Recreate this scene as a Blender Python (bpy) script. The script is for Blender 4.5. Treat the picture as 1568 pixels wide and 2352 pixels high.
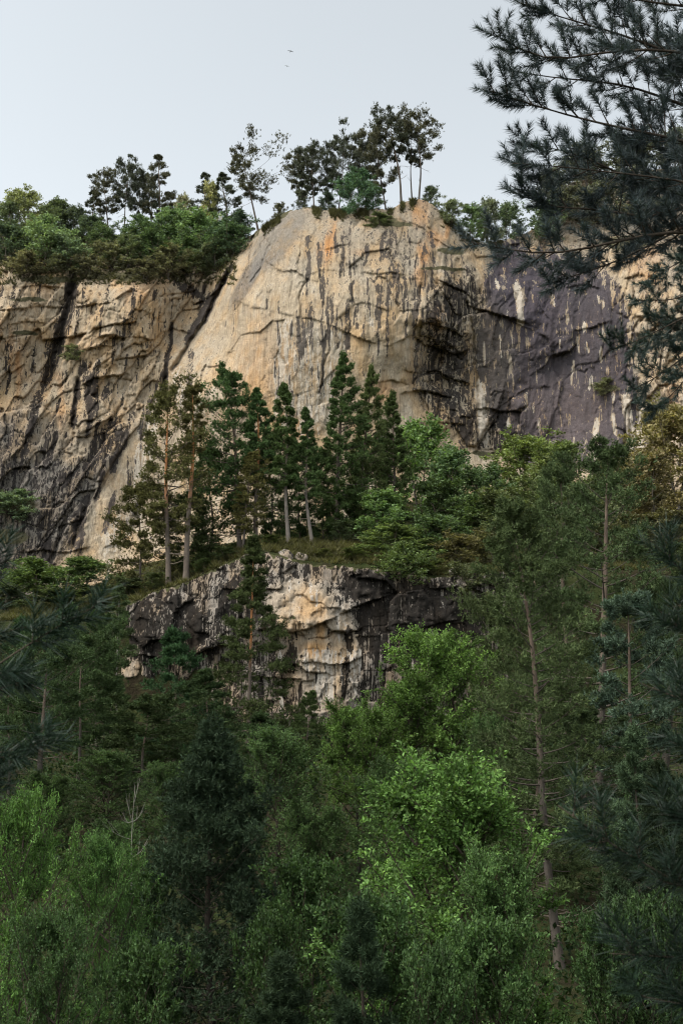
import bpy, math, random
import numpy as np

# ------------------------------------------------------------------ scene, camera, sky, sun, exposure
for o in list(bpy.data.objects):
    bpy.data.objects.remove(o)
scene = bpy.context.scene
COL = scene.collection

PITCH = math.radians(15.0)
HALF = math.radians(25.0)
CAMZ = 1.7
cam_data = bpy.data.cameras.new('camera')
cam_data.sensor_fit = 'VERTICAL'
cam_data.sensor_height = 24.0
cam_data.lens = 12.0 / math.tan(HALF)
cam_data.clip_start = 0.05
cam_data.clip_end = 3000.0
cam_data.dof.use_dof = True
cam_data.dof.focus_distance = 90.0
cam_data.dof.aperture_fstop = 6.5
camera = bpy.data.objects.new('camera', cam_data)
camera.location = (0, 0, CAMZ)
camera.rotation_euler = (math.pi / 2 + PITCH, 0, 0)
COL.objects.link(camera)
scene.camera = camera

SUN_EL = math.radians(55.0)
SUN_AZ = math.radians(-124.0)      # compass bearing of the sun, 0 = +Y, positive towards +X
world = bpy.data.worlds.new('World')
scene.world = world
world.use_nodes = True
wn, wl = world.node_tree.nodes, world.node_tree.links
for n in list(wn):
    wn.remove(n)
w_out = wn.new('ShaderNodeOutputWorld')
w_bg = wn.new('ShaderNodeBackground')
w_hs = wn.new('ShaderNodeHueSaturation')
w_sky = wn.new('ShaderNodeTexSky')
w_sky.sky_type = 'NISHITA'
w_sky.sun_disc = False
w_sky.sun_elevation = SUN_EL
w_sky.sun_rotation = SUN_AZ
w_sky.altitude = 1200.0
w_sky.air_density = 1.0
w_sky.dust_density = 4.0
w_sky.ozone_density = 1.0
w_hs.inputs['Saturation'].default_value = 0.19
w_bg.inputs['Strength'].default_value = 0.12
wl.new(w_sky.outputs[0], w_hs.inputs['Color'])
w_tint = wn.new('ShaderNodeMix')
w_tint.data_type = 'RGBA'
w_tint.blend_type = 'MULTIPLY'
w_tint.inputs[0].default_value = 1.0
w_tint.inputs[7].default_value = (0.96, 1.0, 0.985, 1.0)
wl.new(w_hs.outputs[0], w_tint.inputs[6])
wl.new(w_tint.outputs[2], w_bg.inputs['Color'])
wl.new(w_bg.outputs[0], w_out.inputs['Surface'])

sun_data = bpy.data.lights.new('sun', 'SUN')
sun_data.energy = 1.3
sun_data.angle = math.radians(25.0)
sun_data.color = (1.0, 0.93, 0.84)
sun = bpy.data.objects.new('sun', sun_data)
sun.rotation_euler = (math.pi / 2 - SUN_EL, 0, -SUN_AZ + math.pi)
sun.location = (-60, -60, 120)
COL.objects.link(sun)

scene.view_settings.view_transform = 'Standard'
scene.view_settings.look = 'None'
scene.view_settings.exposure = 1.4
scene.view_settings.gamma = 1.0
scene.view_settings.use_curve_mapping = False
scene.render.engine = 'CYCLES'
cy = scene.cycles
cy.max_bounces = 5
cy.diffuse_bounces = 4
cy.glossy_bounces = 2
cy.transmission_bounces = 3
cy.transparent_max_bounces = 4
cy.caustics_reflective = False
cy.caustics_refractive = False
cy.filter_width = 1.1
cy.use_denoising = True
cy.denoiser = 'OPENIMAGEDENOISE'
cy.denoising_input_passes = 'RGB_ALBEDO_NORMAL'
cy.denoising_prefilter = 'ACCURATE'

# ------------------------------------------------------------------ helpers
TH = math.tan(HALF)
CP, SP = math.cos(PITCH), math.sin(PITCH)


def ray(u, v):
    """Direction through a point of the photograph (1568 x 2352 grid), scaled to y = 1."""
    u = np.asarray(u, float)
    v = np.asarray(v, float)
    dx = (u - 784.0) / 1176.0 * TH
    dy = (1176.0 - v) / 1176.0 * TH
    y = CP - dy * SP
    z = SP + dy * CP
    return dx / y, z / y


def P(u, v, Y):
    a, b = ray(u, v)
    return np.stack([a * Y, np.broadcast_to(np.asarray(Y, float), np.shape(a * Y)), CAMZ + b * Y], -1)


def link(o, parent=None):
    COL.objects.link(o)
    if parent is not None:
        o.parent = parent
    return o


def mesh_data(name, V, F, mat, smooth=False, colors=None, floats=None, mat_idx=None):
    V = np.ascontiguousarray(V, np.float32).reshape(-1, 3)
    F = np.ascontiguousarray(F, np.int32)
    k = F.shape[1]
    me = bpy.data.meshes.new(name)
    me.vertices.add(len(V))
    me.vertices.foreach_set('co', V.ravel())
    me.loops.add(F.size)
    me.loops.foreach_set('vertex_index', F.ravel())
    me.polygons.add(len(F))
    me.polygons.foreach_set('loop_start', np.arange(len(F), dtype=np.int32) * k)
    if smooth:
        me.polygons.foreach_set('use_smooth', np.ones(len(F), bool))
    mats = mat if isinstance(mat, (list, tuple)) else [mat]
    for m in mats:
        me.materials.append(m)
    if mat_idx is not None:
        me.polygons.foreach_set('material_index', np.ascontiguousarray(mat_idx, np.int32))
    for nm, c in (colors or {}).items():
        a = me.attributes.new(nm, 'FLOAT_COLOR', 'POINT')
        c4 = np.ones((len(V), 4), np.float32)
        c4[:, :c.shape[1]] = c
        a.data.foreach_set('color', c4.ravel())
    for nm, c in (floats or {}).items():
        a = me.attributes.new(nm, 'FLOAT', 'POINT')
        a.data.foreach_set('value', np.ascontiguousarray(c, np.float32))
    me.update(calc_edges=True)
    return me


def mesh_obj(name, V, F, mat, parent=None, **kw):
    return link(bpy.data.objects.new(name, mesh_data(name, V, F, mat, **kw)), parent)


def empty(name, loc, label, cat, group=None):
    o = bpy.data.objects.new(name, None)
    o.location = [float(c) for c in loc]
    o.empty_display_size = 0.3
    link(o)
    tag(o, label, cat, group)
    return o


def tag(o, label=None, cat=None, group=None, kind=None):
    if label:
        o['label'] = label
    if cat:
        o['category'] = cat
    if group:
        o['group'] = group
    if kind:
        o['kind'] = kind
    return o


def smooth01(x, a, b):
    t = np.clip((x - a) / (b - a), 0, 1)
    return t * t * (3 - 2 * t)


# -- noise on arrays
def _hash(ix, iy, seed):
    h = (ix.astype(np.int64) * 374761393 + iy.astype(np.int64) * 668265263 + seed * 1274126177) & 0xFFFFFFFF
    h = ((h ^ (h >> 13)) * 1274126177) & 0xFFFFFFFF
    h = ((h ^ (h >> 16)) * 2246822519) & 0xFFFFFFFF
    return (h ^ (h >> 15)) & 0xFFFFFFFF


def rnd(ix, iy, seed):
    return _hash(ix, iy, seed) / 4294967295.0


def gnoise(x, y, seed=0):
    x0, y0 = np.floor(x), np.floor(y)
    fx, fy = x - x0, y - y0
    ix, iy = x0.astype(np.int64), y0.astype(np.int64)

    def g(dx, dy):
        a = rnd(ix + dx, iy + dy, seed) * (2 * math.pi)
        return np.cos(a) * (fx - dx) + np.sin(a) * (fy - dy)
    sx, sy = fx * fx * fx * (fx * (fx * 6 - 15) + 10), fy * fy * fy * (fy * (fy * 6 - 15) + 10)
    a = g(0, 0) * (1 - sx) + g(1, 0) * sx
    b = g(0, 1) * (1 - sx) + g(1, 1) * sx
    return (a * (1 - sy) + b * sy) * 1.5


def fbm(x, y, seed=0, octaves=4, gain=0.5):
    s, a, t = 0.0, 1.0, 0.0
    for i in range(octaves):
        s = s + a * gnoise(x * 2 ** i + 17.3 * i, y * 2 ** i - 9.1 * i, seed + i * 31)
        t += a
        a *= gain
    return s / t


def facets(x, y, seed, blocky=False):
    """Piecewise-planar random relief: every Voronoi cell is a tilted face of its own. Returns relief, distance to the joint."""
    ix, iy = np.floor(x).astype(np.int64), np.floor(y).astype(np.int64)
    d1 = np.full(x.shape, 9.0)
    d2 = np.full(x.shape, 9.0)
    val = np.zeros(x.shape)
    for dx in (-1, 0, 1):
        for dy in (-1, 0, 1):
            cx, cy_ = ix + dx, iy + dy
            px = cx + 0.1 + 0.8 * rnd(cx, cy_, seed)
            py = cy_ + 0.1 + 0.8 * rnd(cx, cy_, seed + 1)
            ex, ey = x - px, y - py
            d = np.maximum(np.abs(ex), np.abs(ey)) if blocky else np.sqrt(ex * ex + ey * ey)
            v = (rnd(cx, cy_, seed + 2) - 0.5) * 1.2 + ex * (rnd(cx, cy_, seed + 3) - 0.5) * 1.6 + ey * (rnd(cx, cy_, seed + 4) - 0.5) * 1.6
            near = d < d1
            d2 = np.where(near, d1, np.minimum(d2, d))
            val = np.where(near, v, val)
            d1 = np.where(near, d, d1)
    return val, d2 - d1


def tubes(PTS, RAD, sides=6):
    """Many tapered tubes at once: PTS (B, n, 3), RAD (B, n)."""
    PTS = np.asarray(PTS, float)
    RAD = np.asarray(RAD, float)
    B, n = PTS.shape[:2]
    T = np.gradient(PTS, axis=1)
    T /= np.linalg.norm(T, axis=2, keepdims=True) + 1e-9
    ref = np.where(np.abs(T[..., 2:3]) > 0.9, np.array([1.0, 0, 0]), np.array([0, 0, 1.0]))
    A = np.cross(T, ref)
    A /= np.linalg.norm(A, axis=2, keepdims=True) + 1e-9
    Bn = np.cross(T, A)
    ang = np.arange(sides) / sides * 2 * math.pi
    ring = A[:, :, None, :] * np.cos(ang)[None, None, :, None] + Bn[:, :, None, :] * np.sin(ang)[None, None, :, None]
    V = PTS[:, :, None, :] + ring * RAD[:, :, None, None]
    i = np.arange(n - 1)[:, None] * sides
    j = np.arange(sides)[None, :]
    jn = (j + 1) % sides
    a, b, c, d = i + j, i + jn, i + sides + jn, i + sides + j
    q = np.stack([a, b, c, d], -1).reshape(-1, 4)
    F = (q[None] + (np.arange(B) * n * sides)[:, None, None]).reshape(-1, 4)
    return V.reshape(-1, 3), F


def join(parts):
    Vs, Fs, off = [], [], 0
    for V, F in parts:
        Vs.append(V)
        Fs.append(F + off)
        off += len(V)
    return np.concatenate(Vs), np.concatenate(Fs)


def unit(a):
    return a / (np.linalg.norm(a, axis=-1, keepdims=True) + 1e-9)


def needles(rng, pos, direc, K, axis, length, width, spread=0.9, up=0.0):
    """Shoots of single-triangle needles: K per shoot, set along an axis."""
    N = len(pos)
    s = rng.random((N, K, 1))
    r = unit(rng.normal(size=(N, K, 3)))
    d = unit(direc)[:, None, :]
    r = r - (r * d).sum(-1, keepdims=True) * d
    nd = unit(d * (0.55 + 0.5 * s) + unit(r) * spread + np.array([0, 0, up]))
    base = pos[:, None, :] + d * s * axis
    ln = length * (0.75 + 0.5 * rng.random((N, K, 1)))
    side = unit(np.cross(nd, unit(rng.normal(size=(N, K, 3))))) * width * 0.5
    V = np.stack([base - side, base + side, base + nd * ln], 2).reshape(-1, 3)
    F = np.arange(N * K * 3, dtype=np.int32).reshape(-1, 3)
    return V, F


def leaves(rng, pos, direc, size, ratio=0.55, flat=0.5):
    """Kite-shaped leaves folded along the midrib (two triangles as one folded quad pair)."""
    N = len(pos)
    d = unit(direc)
    nrm = unit(rng.normal(size=(N, 3)) * (1 - flat) + np.array([0, 0, 1.0]) * flat + np.array([0, -0.25, 0]) * flat)
    side = unit(np.cross(d, nrm))
    nrm = np.cross(side, d)
    L = (size * (0.65 + 0.7 * rng.random((N, 1))))
    w = L * ratio * 0.5
    a = pos
    tip = pos + d * L - nrm * L * 0.12
    mid = pos + d * L * 0.45
    l = mid + side * w + nrm * w * 0.35
    r = mid - side * w + nrm * w * 0.35
    V = np.stack([a, r, tip, l], 1).reshape(-1, 3)
    i = np.arange(N, dtype=np.int32)[:, None] * 4
    F = np.concatenate([i + np.array([[0, 1, 2]]), i + np.array([[0, 2, 3]])], 1).reshape(-1, 3)
    return V, F


# ------------------------------------------------------------------ materials
def new_mat(name):
    m = bpy.data.materials.new(name)
    m.use_nodes = True
    nt = m.node_tree
    for n in list(nt.nodes):
        nt.nodes.remove(n)
    return m, nt.nodes, nt.links


def math_node(N, L, op, a, b=None, clamp=False):
    n = N.new('ShaderNodeMath')
    n.operation = op
    n.use_clamp = clamp
    for i, x in enumerate((a, b)):
        if x is None:
            continue
        if isinstance(x, (int, float)):
            n.inputs[i].default_value = x
        else:
            L.new(x, n.inputs[i])
    return n.outputs[0]


def noise_node(N, L, vec, scale, detail=4.0, rough=0.55, mapping=None, dist=0.0):
    if mapping is not None:
        mp = N.new('ShaderNodeMapping')
        mp.inputs['Scale'].default_value = mapping
        L.new(vec, mp.inputs['Vector'])
        vec = mp.outputs[0]
    n = N.new('ShaderNodeTexNoise')
    n.inputs['Scale'].default_value = scale
    n.inputs['Detail'].default_value = detail
    n.inputs['Roughness'].default_value = rough
    n.inputs['Distortion'].default_value = dist
    L.new(vec, n.inputs['Vector'])
    return n.outputs['Fac']


def ramp(N, L, x, a, b):
    n = N.new('ShaderNodeMapRange')
    n.interpolation_type = 'SMOOTHSTEP'
    n.inputs['From Min'].default_value = a
    n.inputs['From Max'].default_value = b
    L.new(x, n.inputs['Value'])
    return n.outputs[0]


def mix_col(N, L, fac, a, b, mode='MIX'):
    n = N.new('ShaderNodeMix')
    n.data_type = 'RGBA'
    n.blend_type = mode
    for i, x in ((0, fac), (6, a), (7, b)):
        if isinstance(x, (int, float)):
            n.inputs[i].default_value = x
        elif isinstance(x, tuple):
            n.inputs[i].default_value = (*x, 1.0)
        else:
            L.new(x, n.inputs[i])
    return n.outputs[2]


def rock_material(name, ks, white_col, soil_col, relief=0.7):
    """Weathered limestone: base colour, water streaks and lichen from the surface's own attributes, edges broken by noise."""
    m, N, L = new_mat(name)
    out = N.new('ShaderNodeOutputMaterial')
    bs = N.new('ShaderNodeBsdfPrincipled')
    bs.inputs['Roughness'].default_value = 0.9
    bs.inputs['Specular IOR Level'].default_value = 0.04
    tc = N.new('ShaderNodeTexCoord').outputs['Object']
    col = N.new('ShaderNodeAttribute')
    col.attribute_name = 'rock_colour'
    scl = N.new('ShaderNodeAttribute')
    scl.attribute_name = 'stain_colour'
    msk = N.new('ShaderNodeAttribute')
    msk.attribute_name = 'stain'
    sep = N.new('ShaderNodeSeparateColor')
    L.new(msk.outputs['Color'], sep.inputs[0])
    big = noise_node(N, L, tc, 0.16 * ks, 5, 0.6)
    mid = noise_node(N, L, tc, 0.9 * ks, 6, 0.65)
    fine = noise_node(N, L, tc, 5.0 * ks, 4, 0.6)
    streak = noise_node(N, L, tc, 1.0, 5, 0.62, mapping=(1.5 * ks, 1.5 * ks, 0.10 * ks), dist=0.25)
    streak2 = noise_node(N, L, tc, 1.0, 4, 0.6, mapping=(4.5 * ks, 4.5 * ks, 0.22 * ks), dist=0.3)
    # brightness variation of the bare rock
    var = math_node(N, L, 'MULTIPLY_ADD', big, 0.45)
    N_ = var.node
    N_.inputs[2].default_value = 0.77
    var2 = math_node(N, L, 'MULTIPLY_ADD', mid, 0.4)
    var2.node.inputs[2].default_value = 0.8
    v = math_node(N, L, 'MULTIPLY', var, var2)
    sv = math_node(N, L, 'MULTIPLY_ADD', streak2, 1.5)
    sv.node.inputs[2].default_value = 0.25
    v = math_node(N, L, 'MULTIPLY', v, sv)
    sw = math_node(N, L, 'MULTIPLY_ADD', streak, 1.0)
    sw.node.inputs[2].default_value = 0.5
    v = math_node(N, L, 'MULTIPLY', v, sw)
    fv = math_node(N, L, 'MULTIPLY_ADD', fine, 0.5)
    fv.node.inputs[2].default_value = 0.75
    v = math_node(N, L, 'MULTIPLY', v, fv)
    vc = N.new('ShaderNodeCombineColor')
    for i in range(3):
        L.new(v, vc.inputs[i])
    base = mix_col(N, L, 1.0, col.outputs['Color'], vc.outputs[0], 'MULTIPLY')
    # warm and cool drift
    warm = mix_col(N, L, ramp(N, L, noise_node(N, L, tc, 0.33 * ks, 5, 0.6, mapping=(1, 1, 0.45)), 0.42, 0.66), (0.96, 1.0, 1.05), (1.10, 0.97, 0.80))
    base = mix_col(N, L, 0.8, base, warm, 'MULTIPLY')

    def stain(src, colour, base, gain_s, gain_f, lo, hi, amount):
        a = math_node(N, L, 'MULTIPLY_ADD', streak, gain_s)
        a.node.inputs[2].default_value = -gain_s * 0.5
        b = math_node(N, L, 'MULTIPLY_ADD', streak2, gain_f)
        b.node.inputs[2].default_value = -gain_f * 0.5
        c = math_node(N, L, 'MULTIPLY_ADD', mid, gain_f * 0.4)
        c.node.inputs[2].default_value = -gain_f * 0.2
        s = math_node(N, L, 'ADD', math_node(N, L, 'ADD', a, b), math_node(N, L, 'ADD', c, src))
        f = math_node(N, L, 'MULTIPLY', ramp(N, L, s, lo, hi), amount)
        return mix_col(N, L, f, base, colour)
    base = stain(sep.outputs[1], white_col, base, 2.0, 1.8, 0.46, 0.66, 0.8)
    dv = mix_col(N, L, fine, (0.55, 0.55, 0.55), (1.5, 1.5, 1.5))
    dk = mix_col(N, L, 1.0, scl.outputs['Color'], dv, 'MULTIPLY')
    dk = mix_col(N, L, 1.0, dk, mix_col(N, L, big, (0.6, 0.6, 0.6), (1.5, 1.45, 1.4)), 'MULTIPLY')
    base = stain(sep.outputs[0], dk, base, 2.2, 2.0, 0.47, 0.62, 0.94)
    soil = mix_col(N, L, fine, tuple(c * 0.55 for c in soil_col), tuple(c * 1.5 for c in soil_col))
    s = math_node(N, L, 'ADD', sep.outputs[2], math_node(N, L, 'MULTIPLY_ADD', mid, 0.9))
    s.node.inputs[1].links[0].from_node.inputs[2].default_value = -0.45
    base = mix_col(N, L, ramp(N, L, s, 0.40, 0.62), base, soil)
    L.new(base, bs.inputs['Base Color'])
    # relief below the mesh size
    bump = N.new('ShaderNodeBump')
    bump.inputs['Strength'].default_value = relief
    bump.inputs['Distance'].default_value = 0.35 / ks
    vor = N.new('ShaderNodeTexVoronoi')
    vor.feature = 'DISTANCE_TO_EDGE'
    mp = N.new('ShaderNodeMapping')
    mp.inputs['Scale'].default_value = (0.9 * ks, 0.9 * ks, 0.55 * ks)
    dn = N.new('ShaderNodeTexNoise')
    dn.inputs['Scale'].default_value = 0.8 * ks
    dn.inputs['Detail'].default_value = 3
    L.new(tc, dn.inputs['Vector'])
    va = N.new('ShaderNodeVectorMath')
    va.operation = 'MULTIPLY_ADD'
    va.inputs[1].default_value = (1.6 / ks,) * 3
    L.new(dn.outputs['Color'], va.inputs[0])
    L.new(tc, va.inputs[2])
    L.new(va.outputs[0], mp.inputs['Vector'])
    L.new(mp.outputs[0], vor.inputs['Vector'])
    vor.inputs['Scale'].default_value = 1.0
    crack = ramp(N, L, vor.outputs['Distance'], 0.0, 0.06)
    h = math_node(N, L, 'ADD', math_node(N, L, 'MULTIPLY', mid, 0.7), math_node(N, L, 'MULTIPLY', fine, 0.35))
    h = math_node(N, L, 'ADD', h, math_node(N, L, 'MULTIPLY', crack, 0.12 if ks < 1.2 else 0.0))
    h = math_node(N, L, 'ADD', h, math_node(N, L, 'MULTIPLY', streak2, 0.5))
    L.new(h, bump.inputs['Height'])
    L.new(bump.outputs[0], bs.inputs['Normal'])
    L.new(bs.outputs[0], out.inputs['Surface'])
    return m


def leaf_material(name, trans=0.3, rough=0.5, spec=0.35, isl=0.6, clump=0.6, cs=0.9):
    """Foliage: each plant's own tint, varied by clump and by leaf, with light passing through."""
    m, N, L = new_mat(name)
    out = N.new('ShaderNodeOutputMaterial')
    oi = N.new('ShaderNodeObjectInfo')
    ge = N.new('ShaderNodeNewGeometry')
    tc = N.new('ShaderNodeTexCoord').outputs['Object']
    nz = noise_node(N, L, tc, cs, 3, 0.6)
    a = math_node(N, L, 'MULTIPLY_ADD', ge.outputs['Random Per Island'], isl)
    a.node.inputs[2].default_value = 1 - isl * 0.5
    b = math_node(N, L, 'MULTIPLY_ADD', ramp(N, L, nz, 0.3, 0.7), clump)
    b.node.inputs[2].default_value = 1 - clump * 0.5
    v = math_node(N, L, 'MULTIPLY', a, b)
    cc = N.new('ShaderNodeCombineColor')
    for i in range(3):
        L.new(v, cc.inputs[i])
    c = mix_col(N, L, 1.0, oi.outputs['Color'], cc.outputs[0], 'MULTIPLY')
    # a few yellower leaves
    yel = ramp(N, L, math_node(N, L, 'FRACT', math_node(N, L, 'MULTIPLY', ge.outputs['Random Per Island'], 17.3)), 0.80, 1.0)
    c = mix_col(N, L, math_node(N, L, 'MULTIPLY', yel, 0.35), c, mix_col(N, L, 1.0, c, (1.5, 1.25, 0.8), 'MULTIPLY'))
    bs = N.new('ShaderNodeBsdfPrincipled')
    bs.inputs['Roughness'].default_value = rough
    bs.inputs['Specular IOR Level'].default_value = spec
    L.new(c, bs.inputs['Base Color'])
    tr = N.new('ShaderNodeBsdfTranslucent')
    L.new(mix_col(N, L, 1.0, c, (1.25, 1.35, 0.6), 'MULTIPLY'), tr.inputs['Color'])
    mx = N.new('ShaderNodeMixShader')
    mx.inputs[0].default_value = trans
    L.new(bs.outputs[0], mx.inputs[1])
    L.new(tr.outputs[0], mx.inputs[2])
    L.new(mx.outputs[0], out.inputs['Surface'])
    return m


def bark_material(name, low, high, lo=0.25, hi=0.55, scale=6.0):
    """Bark that changes colour up the stem (attribute along = 0 at the foot, 1 at the top)."""
    m, N, L = new_mat(name)
    out = N.new('ShaderNodeOutputMaterial')
    bs = N.new('ShaderNodeBsdfPrincipled')
    bs.inputs['Roughness'].default_value = 0.9
    bs.inputs['Specular IOR Level'].default_value = 0.1
    tc = N.new('ShaderNodeTexCoord').outputs['Object']
    at = N.new('ShaderNodeAttribute')
    at.attribute_name = 'along'
    nz = noise_node(N, L, tc, scale, 4, 0.6, mapping=(1, 1, 0.35))
    big = noise_node(N, L, tc, 0.7, 3, 0.6)
    h = math_node(N, L, 'ADD', at.outputs['Fac'], math_node(N, L, 'MULTIPLY_ADD', big, 0.3))
    h.node.inputs[1].links[0].from_node.inputs[2].default_value = -0.15
    c = mix_col(N, L, ramp(N, L, h, lo, hi), low, high)
    g = math_node(N, L, 'MULTIPLY_ADD', nz, 1.3)
    g.node.inputs[2].default_value = 0.35
    cc = N.new('ShaderNodeCombineColor')
    for i in range(3):
        L.new(g, cc.inputs[i])
    c = mix_col(N, L, 1.0, c, cc.outputs[0], 'MULTIPLY')
    L.new(c, bs.inputs['Base Color'])
    bp = N.new('ShaderNodeBump')
    bp.inputs['Strength'].default_value = 0.7
    bp.inputs['Distance'].default_value = 0.04
    L.new(nz, bp.inputs['Height'])
    L.new(bp.outputs[0], bs.inputs['Normal'])
    L.new(bs.outputs[0], out.inputs['Surface'])
    return m


def ground_material(name):
    m, N, L = new_mat(name)
    out = N.new('ShaderNodeOutputMaterial')
    bs = N.new('ShaderNodeBsdfPrincipled')
    bs.inputs['Roughness'].default_value = 0.95
    bs.inputs['Specular IOR Level'].default_value = 0.05
    tc = N.new('ShaderNodeTexCoord').outputs['Object']
    a = noise_node(N, L, tc, 0.25, 5, 0.65)
    b = noise_node(N, L, tc, 2.2, 5, 0.65)
    c = mix_col(N, L, ramp(N, L, a, 0.4, 0.62), (0.025, 0.020, 0.012), (0.030, 0.040, 0.013))
    c = mix_col(N, L, ramp(N, L, b, 0.45, 0.75), c, (0.048, 0.048, 0.021))
    L.new(c, bs.inputs['Base Color'])
    bp = N.new('ShaderNodeBump')
    bp.inputs['Distance'].default_value = 0.3
    L.new(b, bp.inputs['Height'])
    L.new(bp.outputs[0], bs.inputs['Normal'])
    L.new(bs.outputs[0], out.inputs['Surface'])
    return m


M_ROCK = rock_material('limestone', 1.0, (0.47, 0.415, 0.345), (0.085, 0.078, 0.045))
M_ROCK_LOW = rock_material('dark_limestone', 1.5, (0.42, 0.38, 0.33), (0.06, 0.06, 0.028), 0.45)
M_GROUND = ground_material('forest_floor')
M_NEEDLE = leaf_material('pine_needles', 0.10, 0.6, 0.06, 0.7, 0.7, 0.8)
M_NEEDLE_NEAR = leaf_material('near_pine_needles', 0.12, 0.45, 0.3, 0.8, 0.4, 3.0)
M_LEAF = leaf_material('broad_leaves', 0.24, 0.5, 0.12, 1.15, 1.0, 6.0)
M_COVER = leaf_material('undergrowth_leaves', 0.3, 0.6, 0.1, 0.7, 0.9, 0.4)
M_GRASS = leaf_material('grass_blades', 0.3, 0.6, 0.2, 0.8, 0.9, 0.35)
M_BARK = bark_material('pine_bark', (0.13, 0.105, 0.085), (0.44, 0.20, 0.085), 0.36, 0.58)
M_BARK_BROWN = bark_material('brown_bark', (0.10, 0.084, 0.070), (0.145, 0.108, 0.082), 0.36, 0.6)
M_BARK_GREY = bark_material('grey_bark', (0.16, 0.14, 0.12), (0.19, 0.155, 0.12))
M_BARK_DARK = bark_material('dark_bark', (0.045, 0.038, 0.032), (0.07, 0.055, 0.042), scale=14.0)
M_BIRCH = bark_material('birch_bark', (0.21, 0.19, 0.165), (0.24, 0.22, 0.19))

# ------------------------------------------------------------------ the lie of the land
def rbf(ctrl, smoothing=2.0):
    c = np.array(ctrl, float)
    X, y = c[:, :2], c[:, 2]
    n = len(X)
    K = np.linalg.norm(X[:, None] - X[None], axis=2)
    A = np.zeros((n + 3, n + 3))
    A[:n, :n] = K - np.eye(n) * smoothing
    A[:n, n] = 1
    A[:n, n + 1:] = X
    A[n, :n] = 1
    A[n + 1:, :n] = X.T
    w = np.linalg.solve(A, np.concatenate([y, np.zeros(3)]))

    def f(u, v):
        u, v = np.asarray(u, float), np.asarray(v, float)
        r = w[n] + w[n + 1] * u + w[n + 2] * v
        for i in range(n):
            r = r + w[i] * np.sqrt((u - X[i, 0]) ** 2 + (v - X[i, 1]) ** 2 + 400.0)
        return r
    return f


LEDGE_U = [-700, -100, 200, 285, 340, 430, 520, 585, 640, 700, 760, 860, 1000, 1100, 1250, 1568, 2300]
LEDGE_V = [1440, 1430, 1415, 1395, 1362, 1335, 1292, 1262, 1270, 1290, 1299, 1302, 1325, 1312, 1310, 1300, 1300]
LEDGE_Y = 103.0
_lp = P(np.array(LEDGE_U, float), np.array(LEDGE_V, float), LEDGE_Y)


def ledge_z(x):
    return np.interp(x, _lp[:, 0], _lp[:, 2])


def _station(Y, pts):
    p = P(np.array([a for a, b in pts], float), np.array([b for a, b in pts], float), Y)
    return Y, p[:, 0], p[:, 2]


_up = [
    (LEDGE_Y, _lp[:, 0], _lp[:, 2]),
    _station(108.0, [(-700, 1430), (0, 1420), (300, 1355), (430, 1322), (600, 1244), (700, 1248), (860, 1262), (1000, 1310), (1300, 1310), (2300, 1300)]),
    _station(126.0, [(-700, 1420), (0, 1410), (300, 1335), (600, 1240), (800, 1235), (1000, 1235), (1300, 1220), (2300, 1190)]),
    _station(149.0, [(-700, 1400), (0, 1390), (200, 1360), (320, 1300), (600, 1230), (800, 1190), (1000, 1140), (1300, 1120), (1568, 1090), (2300, 1040)]),
    _station(175.0, [(-700, 1400), (0, 1390), (320, 1300), (600, 1230), (1000, 1140), (1568, 1090), (2300, 1040)]),
]
_low = [(-60.0, 5.0), (-25.0, 1.5), (-4.0, 0.0), (1.0, 0.0), (5.0, -0.6), (12.0, -2.4), (22.0, -3.0), (32.0, -2.6), (45.0, -0.3), (70.0, 3.2), (95.0, 7.4), (98.5, 8.6)]


def ground_z(x, y):
    x, y = np.asarray(x, float), np.asarray(y, float)
    x, y = np.broadcast_arrays(x, y)
    low = np.interp(y, [a for a, b in _low], [b for a, b in _low]) + 0.0011 * np.clip(x, -70, 70) ** 2 * smooth01(y, 10, 60)
    ys = [s[0] for s in _up]
    zs = np.stack([np.interp(x, s[1], s[2]) for s in _up], 0)
    idx = np.clip(np.searchsorted(ys, y) - 1, 0, len(ys) - 2)
    y0, y1 = np.array(ys)[idx], np.array(ys)[idx + 1]
    t = np.clip((y - y0) / (y1 - y0), 0, 1)
    z0 = np.take_along_axis(zs, idx[None], 0)[0]
    z1 = np.take_along_axis(zs, (idx + 1)[None], 0)[0]
    up = z0 * (1 - t) + z1 * t
    k = smooth01(y, 99.5, LEDGE_Y)
    out = low * (1 - k) + up * k
    return out + 0.35 * fbm(x * 0.16, y * 0.16, 5, 3) * smooth01(y, 4, 20)


def grid_faces(nr, nc):
    i = np.arange(nr - 1)[:, None] * nc
    j = np.arange(nc - 1)[None, :]
    a = i + j
    return np.stack([a, a + 1, a + nc + 1, a + nc], -1).reshape(-1, 4)


gx = np.concatenate([np.linspace(-900, -110, 12), np.linspace(-100, 100, 120), np.linspace(110, 900, 12)])
gy = np.concatenate([np.linspace(-900, -40, 14), np.linspace(-30, 95, 64), np.linspace(96, 110, 26), np.linspace(112, 175, 40)])
GX, GY = np.meshgrid(gx, gy)
GZ = ground_z(GX, GY)
tag(mesh_obj('ground', np.stack([GX, GY, GZ], -1), grid_faces(*GX.shape), M_GROUND, smooth=True), kind='structure')

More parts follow.
